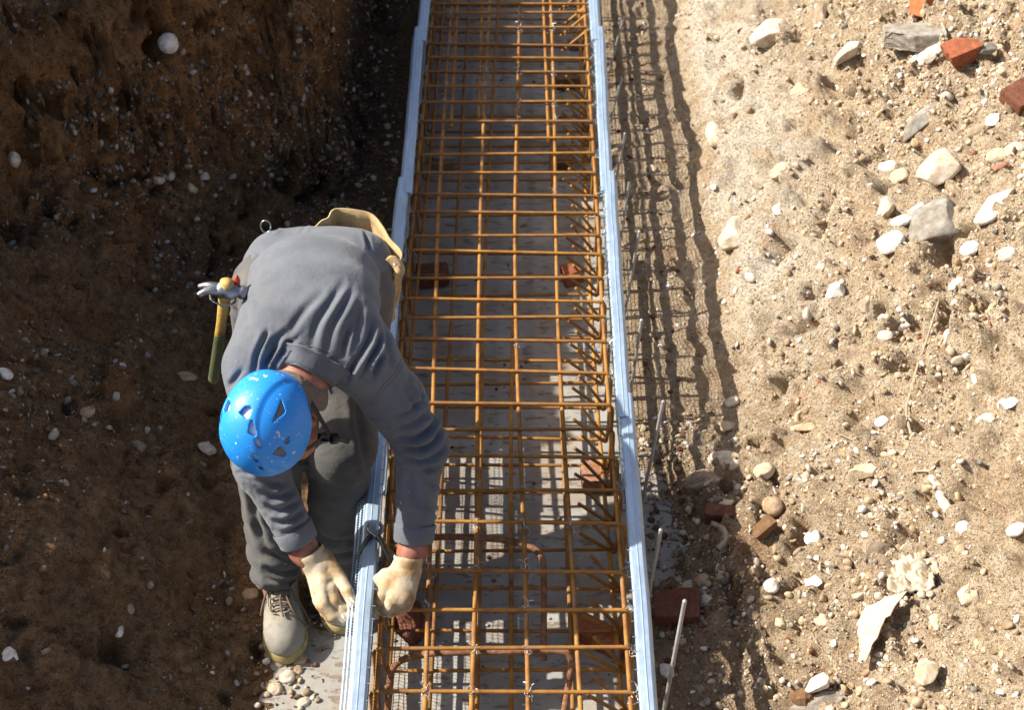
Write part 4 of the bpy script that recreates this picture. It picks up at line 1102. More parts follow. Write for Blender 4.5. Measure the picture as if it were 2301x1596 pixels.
for sg in (1, -1):
    vent(sg*0.026, -0.040, [(-sg*0.013, 0.006), (-sg*0.004, -0.012), (sg*0.009, -0.016), (sg*0.013, -0.010), (sg*0.013, 0.010), (sg*0.008, 0.014)]); vent(sg*0.047, -0.008, [(-sg*0.006, -0.018), (-sg*0.002, -0.020), (sg*0.011, 0.015), (sg*0.008, 0.019), (-sg*0.006, 0.013)])
    vent(sg*0.058, 0.026, blob(sg, 0.005, 0.013, 0.003)); vent(sg*0.047, 0.062, blob(sg, 0.006, 0.013, -0.002)); vent(sg*0.044, 0.086, blob(sg, 0.005, 0.010, -0.001))
    vent(sg*0.080, -0.048, [(-sg*0.012, -0.022), (sg*0.010, -0.006), (sg*0.0, 0.030)])
    vent(sg*0.082, 0.048, [(-sg*0.012, -0.008), (sg*0.012, -0.014), (sg*0.014, 0.016), (sg*0.006, 0.020)])
    vent(sg*0.094, 0.014, [(-sg*0.005, 0.006), (sg*0.005, -0.004), (sg*0.005, 0.010), (-sg*0.004, 0.012)])
V, F = Hm.mesh(); V = relax(V, F, 1, 0.35)
helmet = wobj('helmet', V, F, M_HELM)
helmet['label'] = 'blue helmet speckled with cement, with white vents and black chin strap'
Li = Field(HEAD-0.17, HEAD+0.17, 0.005); sl, G = Li.block(Li.lo, Li.lo+Li.h*(Li.n-1)); q = (G-HEAD)@HAX.T; qs, qf, qc = q[..., 0], q[..., 1], q[..., 2]
Li.v = np.maximum(np.maximum(ellv(hs-0.0056, hf-0.0056, hc-0.0056), -ellv(hs-0.02, hf-0.02, hc-0.02)), -0.028-qc).astype(np.float32)
V, F = Li.mesh(); wobj('helmet_liner', V, F, M_FOAM, helmet)
# grey inserts in the big side openings
M_INS = plain('grey_insert', (0.12, 0.12, 0.12), 0.5, 0, 0.3, 80)
for (ctr, e1, e2, n, P_) in vent_list:
    if abs(ctr[0]) < 0.08: continue
    Vs = [ctr+e1*p[0]*0.98+e2*p[1]*0.98-n*0.0022 for p in P_]+[ctr+e1*p[0]+e2*p[1]-n*0.008 for p in P_]
    k = len(P_); Fs = [tuple(range(k)), tuple(range(2*k-1, k-1, -1))]+[(i, (i+1) % k, k+(i+1) % k, k+i) for i in range(k)]
    Vs = [HEAD+v[0]*sided+v[1]*facd+v[2]*crown for v in Vs]
    ins = wobj('side_insert', np.array(Vs), Fs, M_INS, helmet, False)
# lettering on the rear rim
def text_mesh(txt, size):
    cu = bpy.data.curves.new('lettering', 'FONT'); cu.body = txt; cu.size = size; cu.align_x = 'CENTER'; cu.align_y = 'CENTER'; cu.shear = 0.2
    o = bpy.data.objects.new('lettering', cu); COL.objects.link(o); bpy.context.view_layer.update()
    me = bpy.data.meshes.new_from_object(o.evaluated_get(bpy.context.evaluated_depsgraph_get()))
    V = np.array([v.co[:] for v in me.vertices]); Fs = [tuple(p.vertices) for p in me.polygons]
    bpy.data.objects.remove(o); bpy.data.curves.remove(cu); bpy.data.meshes.remove(me); return V, Fs
M_WHITE = plain('white_print', (0.8, 0.8, 0.8), 0.5, 0, 0.1, 60, 0)
V, Fs = text_mesh('KASK', 0.0105)
out = []
for v in V:       # wrapped round the back of the shell
    s0 = -v[0]; c0 = 0.060+v[1]
    f0 = -hf*math.sqrt(max(0, 1-(s0/hs)**2-(c0/hc)**2)); p = np.array([s0, f0, c0]); nn = np.array([s0/hs**2, f0/hf**2, c0/hc**2]); nn /= np.linalg.norm(nn)
    p = p+nn*0.0052; out.append(HEAD+sided*p[0]+facd*p[1]+crown*p[2])
wobj('lettering', np.array(out), Fs, M_WHITE, helmet, False)
# chin strap
def strap(pts, w, name, mat=M_STRAP, th=0.0018):
    P_ = smoothpath(pts, 6); T_ = np.gradient(P_, axis=0); T_ /= np.linalg.norm(T_, axis=1)[:, None]
    out = P_-hl(0, 0, -0.03); Nn_ = out-T_*(out*T_).sum(1)[:, None]; Nn_ /= np.linalg.norm(Nn_, axis=1)[:, None]; Wd = np.cross(T_, Nn_)
    V = np.concatenate([P_+Wd*w/2, P_-Wd*w/2]); k = len(P_); Fs = [(i, i+1, k+i+1, k+i) for i in range(k-1)]
    o = wobj(name, V, Fs, mat, helmet); md = o.modifiers.new('thick', 'SOLIDIFY'); md.thickness = th; return o
strap([hl(0.090, -0.060, -0.035), hl(0.092, -0.025, -0.065), hl(0.088, 0.010, -0.098), hl(0.070, 0.035, -0.135)], 0.016, 'chin_strap')
strap([hl(0.094, 0.045, -0.030), hl(0.090, 0.035, -0.065), hl(0.084, 0.022, -0.092), hl(0.070, 0.035, -0.135)], 0.014, 'chin_strap')
strap([hl(0.070, 0.035, -0.135), hl(0.04, 0.045, -0.150), hl(-0.02, 0.045, -0.152), hl(-0.075, 0.03, -0.12), hl(-0.092, 0.0, -0.04)], 0.016, 'chin_strap')
V, F = rock_shape(7, 2, (0.013, 0.018, 0.010), 4, 0.05, (0.7, 0.9), 0); wobj('buckle', V+hl(0.078, 0.036, -0.137), F, M_BUCK, helmet)
strap([hl(0.080, 0.037, -0.140), hl(0.085, 0.042, -0.165), hl(0.090, 0.046, -0.180)], 0.012, 'strap_tail', M_BUCK, 0.004)

# ---- things carried at the belt
M_LEATHER = plain('tan_suede_leather', (0.44, 0.31, 0.15), 0.9, 0, 0.28, 22, 0.5, 0.005)
rimp = [(706, 512), (722, 496), (738, 488), (745, 474), (760, 468), (800, 471), (836, 481), (860, 508), (876, 536), (899, 560), (902, 578), (886, 604)]
rimz = [0.96, 0.97, 0.97, 0.975, 0.975, 0.97, 0.96, 0.95, 0.94, 0.93, 0.92, 0.90]
RP = smoothpath([atz(x, y, z) for (x, y), z in zip(rimp, rimz)], 6)
k = len(RP); rows = 9; Vs = []
for j in range(rows):
    t = j/(rows-1)
    for i, p in enumerate(RP):
        c = np.array([-0.37, 2.93, 0]); d = p-c; d[2] = 0
        Vs.append(p-d*(0.10*t+0.16*t*t)+np.array([0, 0, -0.20*t])+0.006*np.array([math.sin(i*0.7+j), math.cos(i*0.9), 0])*t)
Fs = [(j*k+i, j*k+i+1, (j+1)*k+i+1, (j+1)*k+i) for j in range(rows-1) for i in range(k-1)]
po = np.array([-0.36, 2.95, 0.80])
me = mesh_np('tool_pouch', np.array(Vs)-po, Fs, M_LEATHER); pouch = empty('tool_pouch', po, 'wavy tan suede tool pouch hanging behind the worker\'s left hip', 'tool pouch')
pk = obj('pouch_wall', me, pouch); md = pk.modifiers.new('thick', 'SOLIDIFY'); md.thickness = 0.004; md.offset = 0
fp = atz(888, 594, 0.935)-po
V, F = ICO[2]; obj('rivet', mesh_np('rivet', V*np.array([0.0055, 0.0055, 0.0035]), F, M_WIRE), pouch, tuple(fp))
Vs = []
for i, t in enumerate(np.linspace(0, 1, 14)):
    for j, s in enumerate(np.linspace(-1, 1, 6)):
        a = atz(880+18*math.sin(t*2.4), 582+t*42, 0.935-0.04*t); Vs.append(a+np.array([0.014*s*(1-0.3*t), 0, 0.012*(1-s*s)])-po)
fo = obj('pouch_flap', mesh_np('pouch_flap', np.array(Vs), [(i*6+j, i*6+j+1, (i+1)*6+j+1, (i+1)*6+j) for i in range(13) for j in range(5)], M_LEATHER), pouch); md = fo.modifiers.new('thick', 'SOLIDIFY'); md.thickness = 0.004
# belt
M_BELT = plain('work_belt', (0.20, 0.17, 0.13), 0.8, 0, 0.3, 60)
# hammer
M_STEEL = galv_material('hammer_steel', (0.33, 0.335, 0.34), 0.32, 0.9)
def wood_mat():
    m, nt, N, L, b = mat_new('painted_hammer_handle')
    sep = N.new('ShaderNodeSeparateXYZ'); L.new(coords(nt), sep.inputs[0])
    n = noise_n(nt, 60, 5, 0.7)
    v = mathn(nt, 'ADD', sep.outputs['Z'], mathn(nt, 'MULTIPLY', mathn(nt, 'SUBTRACT', n, 0.5), 0.10))
    c = ramp(nt, mathn(nt, 'MULTIPLY', v, -3.0), [(0.0, (0.50, 0.33, 0.09)), (0.36, (0.36, 0.21, 0.04)), (0.42, (0.05, 0.065, 0.025)), (0.80, (0.07, 0.08, 0.03)), (0.92, (0.30, 0.21, 0.07))])
    c = mixc(nt, ramp(nt, noise_n(nt, 90, 4, 0.6), [(0.55, (0, 0, 0)), (0.7, (0.7, 0.7, 0.7))]), c, (0.10, 0.07, 0.03, 1))
    L.new(c, b.inputs['Base Color']); b.inputs['Roughness'].default_value = 0.6; bump(nt, b, n, 0.3, 0.002); return m
htop = aty(508, 648, 2.66); hbot = aty(479, 858, 2.64)
hammer = empty('claw_hammer', htop, 'claw hammer with green and yellow handle hanging at the worker\'s belt', 'hammer')
ax_ = hbot-htop; HLn = np.linalg.norm(ax_); ax_ = ax_/HLn
hd = obj('handle', mesh_np('handle', *tube([-ax_*0.020, ax_*0.0, ax_*0.10, ax_*0.2, ax_*(HLn-0.01), ax_*HLn], np.array([0.0165, 0.0165, 0.0120, 0.0130, 0.0135, 0.010]), 14), wood_mat()), hammer)
hp = (aty(474, 616, 2.66)-aty(526, 682, 2.66)); hp -= ax_*(hp@ax_); hp /= np.linalg.norm(hp); hq = np.cross(ax_, hp)
parts = [tube([hp*-0.050, hp*-0.046, hp*-0.034, hp*-0.030, hp*-0.016, hp*0.016, hp*0.022], np.array([0.0135, 0.0165, 0.0165, 0.013, 0.021, 0.021, 0.014]), 14)]
for sg in (-1, 1):
    parts.append(tube(smoothpath([hp*0.014+hq*0.006*sg, hp*0.034+hq*0.010*sg, hp*0.050+hq*0.013*sg+ax_*0.004, hp*0.062+hq*0.017*sg+ax_*0.012], 4), np.linspace(0.0125, 0.0065, 13), 8))
obj('hammer_head', mesh_np('hammer_head', *join(parts), M_STEEL), hammer, tuple(ax_*0.006))
lp = [hp*0.030*math.cos(a)+hq*0.026*math.sin(a)+ax_*0.030+hp*0.004 for a in np.linspace(0, 2*math.pi, 22)]
ring = tag(obj('hammer_loop', mesh_np('hammer_loop', *tube(lp, 0.0026, 7), M_STEEL), None, tuple(htop)), 'steel holster ring round the hammer at the belt', 'ring')
rg = aty(597, 509, 2.985)
lp = [np.array([0.013*math.cos(a), 0.004*math.sin(a), 0.016*math.sin(a)]) for a in np.linspace(0, 2*math.pi, 22)]
tag(obj('belt_ring', mesh_np('belt_ring', *tube(lp, 0.0022, 7), M_STEEL), None, tuple(rg)), 'small steel ring standing up at the back of the worker\'s belt', 'ring')
M_RED = plain('red_plastic', (0.55, 0.07, 0.03), 0.35, 0, 0.2, 60)
rd = aty(534, 640, 2.68)
tag(obj('red_clip', mesh_np('red_clip', *rock_shape(5, 2, (0.009, 0.012, 0.030), 5, 0.05, (0.6, 0.85), 0), M_RED), None, tuple(rd)), 'red plastic clip between the hammer and the shirt', 'clip')

# ---- pincers hooked over the left rail
M_PINC = plain('dark_tool_steel', (0.10, 0.10, 0.09), 0.38, 0.8, 0.3, 90)
pv = atz(843, 1206, 0.392); pin = empty('pincers', pv, 'steel tying pincers hooked over the left panel\'s rail between the hands', 'pincers')
def pt(x, y, z): return atz(x, y, z)-pv
obj('handle', mesh_np('handle', *tube(smoothpath([pt(838, 1200, 0.394), pt(822, 1218, 0.392), pt(806, 1250, 0.375), pt(795, 1280, 0.352), pt(791, 1305, 0.335)], 6), np.concatenate([np.linspace(0.0075, 0.0055, 13), np.linspace(0.0055, 0.004, 12)]), 8), M_PINC), pin)
obj('handle', mesh_np('handle', *tube(smoothpath([pt(846, 1202, 0.394), pt(858, 1220, 0.392), pt(868, 1245, 0.380), pt(878, 1268, 0.365), pt(884, 1284, 0.355)], 6), np.concatenate([np.linspace(0.0085, 0.006, 13), np.linspace(0.006, 0.0045, 12)]), 8), M_PINC), pin)
obj('jaw', mesh_np('jaw', *tube(smoothpath([pt(846, 1204, 0.392), pt(834, 1198, 0.396), pt(828, 1188, 0.398), pt(835, 1178, 0.396)], 5), np.linspace(0.009, 0.005, 16), 8), M_STEEL), pin)
obj('jaw', mesh_np('jaw', *tube(smoothpath([pt(840, 1204, 0.392), pt(852, 1198, 0.396), pt(859, 1188, 0.398), pt(854, 1178, 0.396)], 5), np.linspace(0.009, 0.005, 16), 8), M_STEEL), pin)
obj('pivot', mesh_np('pivot', *tube([np.array([0, 0, -0.006]), np.array([0, 0, 0.010]), np.array([0, 0, 0.0115])], np.array([0.0075, 0.0075, 0.005]), 12), M_STEEL), pin)
# ---- loose bent bars laid into the near end of the cage
def bent(pts, z, r, label):
    P_ = corner_path([atz(x, y, zz) for (x, y), zz in zip(pts, z)], 0.045)
    o = obj('bent_bar', mesh_np('bent_bar', *tube(P_-P_[0], r, 8, (0.004, 1.10)), M_RUST2), None, tuple(P_[0])); return tag(o, label, 'steel bar')
M_RUST2 = stone_material('brown_rust', False, (0.30, 0.155, 0.085), 0.3, 0.85, 60, 0.3)
bent([(868, 1238), (878, 1216), (1010, 1206), (1150, 1214), (1222, 1240), (1222, 1486)], [0.05, 0.20, 0.22, 0.22, 0.215, 0.06], 0.0085, 'thick brown bent bar lying in the cage under the gloved hand')
bent([(868, 1640), (880, 1490), (960, 1468), (1290, 1462), (1262, 1640)], [0.05, 0.22, 0.285, 0.285, 0.12], 0.0085, 'thick brown bent bar near the bottom end of the cage')
# ================================================================== STONES, BRICKS, RUBBLE
def tinted(me, col):
    a = me.color_attributes.new('tint', 'FLOAT_COLOR', 'POINT')
    arr = np.empty((len(me.vertices), 4), np.float32)
    c = np.asarray(col, np.float32)
    arr[:, :3] = c if c.ndim == 2 else c[None]
    arr[:, 3] = 1; a.data.foreach_set('color', arr.ravel()); return me
TINT = {'white': (0.82, 0.80, 0.74), 'pale': (0.66, 0.59, 0.48), 'cream': (0.62, 0.52, 0.38), 'tan': (0.47, 0.35, 0.23), 'grey': (0.28, 0.27, 0.24),
        'dark': (0.22, 0.18, 0.14), 'brown': (0.20, 0.115, 0.06), 'red': (0.33, 0.105, 0.052), 'orange': (0.46, 0.16, 0.06), 'dullred': (0.17, 0.066, 0.04), 'pink': (0.36, 0.19, 0.125),
        'dirty': (0.36, 0.29, 0.21), 'concrete': (0.33, 0.31, 0.27)}
def px_size(p, px):
    D = (np.asarray(p)-CAM)@_fw; return px*D/FPX
def place_rock(name, cat, px, py, wpx, hpx, tint, label, style='round', ang=0.0, seed=None, sink=0.36, hz=0.6, group=None, mat=None, p=None):
    """wpx/hpx: apparent width and height; the stone is built at its true size where it lies"""
    p = on_ground(px, py) if p is None else p
    w = px_size(p, wpx)/2; h = px_size(p, hpx)/2
    seed = int(px*7+py*13) if seed is None else seed
    st = {'round': dict(planes=2, rough=0.16, cut=(0.82, 0.95), fine=0.015), 'angular': dict(planes=9, rough=0.12, cut=(0.50, 0.80), fine=0.03),
          'slab': dict(planes=7, rough=0.10, cut=(0.55, 0.85), fine=0.03), 'clod': dict(planes=3, rough=0.3, cut=(0.7, 0.95), fine=0.12)}[style]
    zz = min(w, h)*hz/0.8
    V, F = rock_shape(seed, 3, (w*1.08, h*1.15, zz), **st)
    c, s_ = math.cos(ang), math.sin(ang)
    V = V@np.array([[c, s_, 0], [-s_, c, 0], [0, 0, 1]])
    n = ground_normal(p)
    M = np.array(Vector((0, 0, 1)).rotation_difference(Vector(n)).to_matrix())
    V = V@M.T
    me = tinted(mesh_np(name, V, F, mat or M_STONE), TINT[tint])
    o = obj(name, me, None, tuple(p+n*zz*(0.8-sink*1.6)))
    return tag(o, label, cat, group)
def ground_normal(p):
    if -0.42 < p[0] < 0.42: return np.array([0, 0, 1.0])
    e = 0.05
    dx = (ground_z(p[0]+e, p[1])-ground_z(p[0]-e, p[1]))/(2*e); dy = (ground_z(p[0], p[1]+e)-ground_z(p[0], p[1]-e))/(2*e)
    n = np.array([-dx*0.8, -dy*0.8, 1.0]); return n/np.linalg.norm(n)
def place_brick(px, py, dims, rot, tint, label, name='brick', cat='brick', broken=0, seed=1, p=None, lift=0.4, mat=None):
    q = np.random.default_rng(seed)
    # rounded block from a subdivided cube
    g = np.linspace(-1, 1, 11); Vs = []; Fs = []; n = 0
    for ax in range(3):
        for sg in (-1, 1):
            A, B = np.meshgrid(g, g); P_ = np.zeros((121, 3)); P_[:, ax] = sg; P_[:, (ax+1) % 3] = A.ravel()*sg; P_[:, (ax+2) % 3] = B.ravel()
            I_ = np.arange(121).reshape(11, 11)
            Fs += [(n+a, n+b, n+c, n+d) for a, b, c, d in zip(I_[:-1, :-1].ravel(), I_[:-1, 1:].ravel(), I_[1:, 1:].ravel(), I_[1:, :-1].ravel())]
            Vs.append(P_); n += 121
    V = np.concatenate(Vs); d = np.asarray(dims)/2
    V = V*d; r = min(d)*0.12
    C = np.clip(V, -(d-r), d-r); D_ = V-C; L_ = np.linalg.norm(D_, axis=1)[:, None]; V = C+np.where(L_ > 1e-9, D_/np.maximum(L_, 1e-9)*r, 0)
    for k in range(broken):
        nn = q.normal(size=3)*np.array([1, 1, 0.6]); nn /= np.linalg.norm(nn)
        off = (np.abs(nn)*d).sum()*q.uniform(0.45, 0.75)
        ov = np.maximum(0, V@nn-off*(1+0.10*fbm(V*60, 2, seed))); V = V-ov[:, None]*nn
    V = V+(0.0016*fbm(V*55, 3, seed+3)+0.0022*fbm(V*18, 2, seed))[:, None]*V/np.linalg.norm(V, axis=1)[:, None]
    p = on_ground(px, py) if p is None else np.asarray(p, float)
    me = tinted(mesh_np(name, V, Fs, mat or M_BRICK, False), TINT[tint])
    o = obj(name, me, None, tuple(p+np.array([0, 0, d[2]*lift]))); o.rotation_euler = tuple(R(a) for a in rot)
    return tag(o, label, cat)

# ---- bricks and slabs lying about on the sunlit bank
place_brick(2078, 30, (0.075, 0.11, 0.075), (-18, 8, 12), 'orange', 'orange brick half standing on end at the top right of the bank', seed=3, broken=1, lift=0.9)
place_brick(2065, 92, (0.235, 0.12, 0.06), (-8, -6, -5), 'concrete', 'long grey slab of broken concrete below the orange brick', 'concrete_slab_fragment', 'concrete', 2, 5, lift=0.5, mat=M_STONE)
place_brick(2152, 134, (0.13, 0.075, 0.065), (12, -18, 14), 'red', 'wedge of red brick resting on a white stone near the concrete slab', seed=8, broken=3, lift=0.9)
place_brick(2287, 236, (0.085, 0.09, 0.07), (10, -12, 30), 'dullred', 'dull red brick lump at the right edge of the picture', seed=9, broken=2, lift=0.6)
place_brick(1624, 1160, (0.10, 0.06, 0.055), (8, 0, -8), 'dullred', 'rusty red brick piece half buried in the shaded rubble', seed=12, broken=2, lift=0.5)
place_brick(1520, 1383, (0.125, 0.095, 0.07), (6, -6, -6), 'dullred', 'dark red brick on the floor behind the nearest steel stakes', seed=14, broken=2, lift=0.8)
place_brick(1716, 1198, (0.08, 0.035, 0.05), (0, -25, 32), 'brown', 'thin brown brick shard sticking out of the bank at the shadow edge', seed=17, broken=4, lift=0.5)
# ---- spacers under the cage
ZF = 0.004
def fl(px, py, z=0.03): return atz(px, py, z)
place_brick(0, 0, (0.095, 0.085, 0.055), (0, 0, 4), 'pink', 'pinkish brick spacer under the right side of the cage', seed=21, broken=0, p=fl(1342, 1072), lift=0)
place_brick(0, 0, (0.17, 0.065, 0.05), (0, 0, -32), 'red', 'long red tile lying askew under the right edge of the cage', seed=22, broken=1, p=fl(1344, 1428, 0.026), lift=0)
place_brick(0, 0, (0.08, 0.075, 0.05), (5, 0, 20), 'red', 'broken red brick lump under the cage beside the worker', seed=23, broken=4, p=fl(1287, 615), lift=0)
place_brick(0, 0, (0.11, 0.08, 0.05), (0, 0, 8), 'dullred', 'dark brown brick under the left side of the cage past the pouch', seed=24, broken=1, p=fl(972, 618), lift=0)
place_brick(0, 0, (0.09, 0.07, 0.05), (0, 0, -4), 'brown', 'brown brick spacer under the far right of the cage', seed=25, broken=1, p=fl(1262, 358), lift=0)
place_brick(0, 0, (0.085, 0.08, 0.05), (0, 0, 5), 'dirty', 'grey brown block under the far left of the cage', 'spacer_block', 'block', 1, 26, p=fl(995, 356), lift=0)
place_brick(0, 0, (0.10, 0.07, 0.05), (0, 0, 8), 'brown', 'brown spacer brick deep in the cage near the top', seed=27, broken=1, p=fl(1275, 178), lift=0)
place_brick(0, 0, (0.09, 0.07, 0.05), (0, 0, 0), 'dirty', 'pale block at the far end of the cage', 'spacer_block', 'block', 1, 28, p=fl(1290, 90), lift=0)
place_rock('clay_lump', 'clay lump', 916, 1404, 78, 92, 'dullred', 'round brown clay lump under the cage beside the gloved hand', 'clod', hz=0.8, p=atz(916, 1404, 0.02))
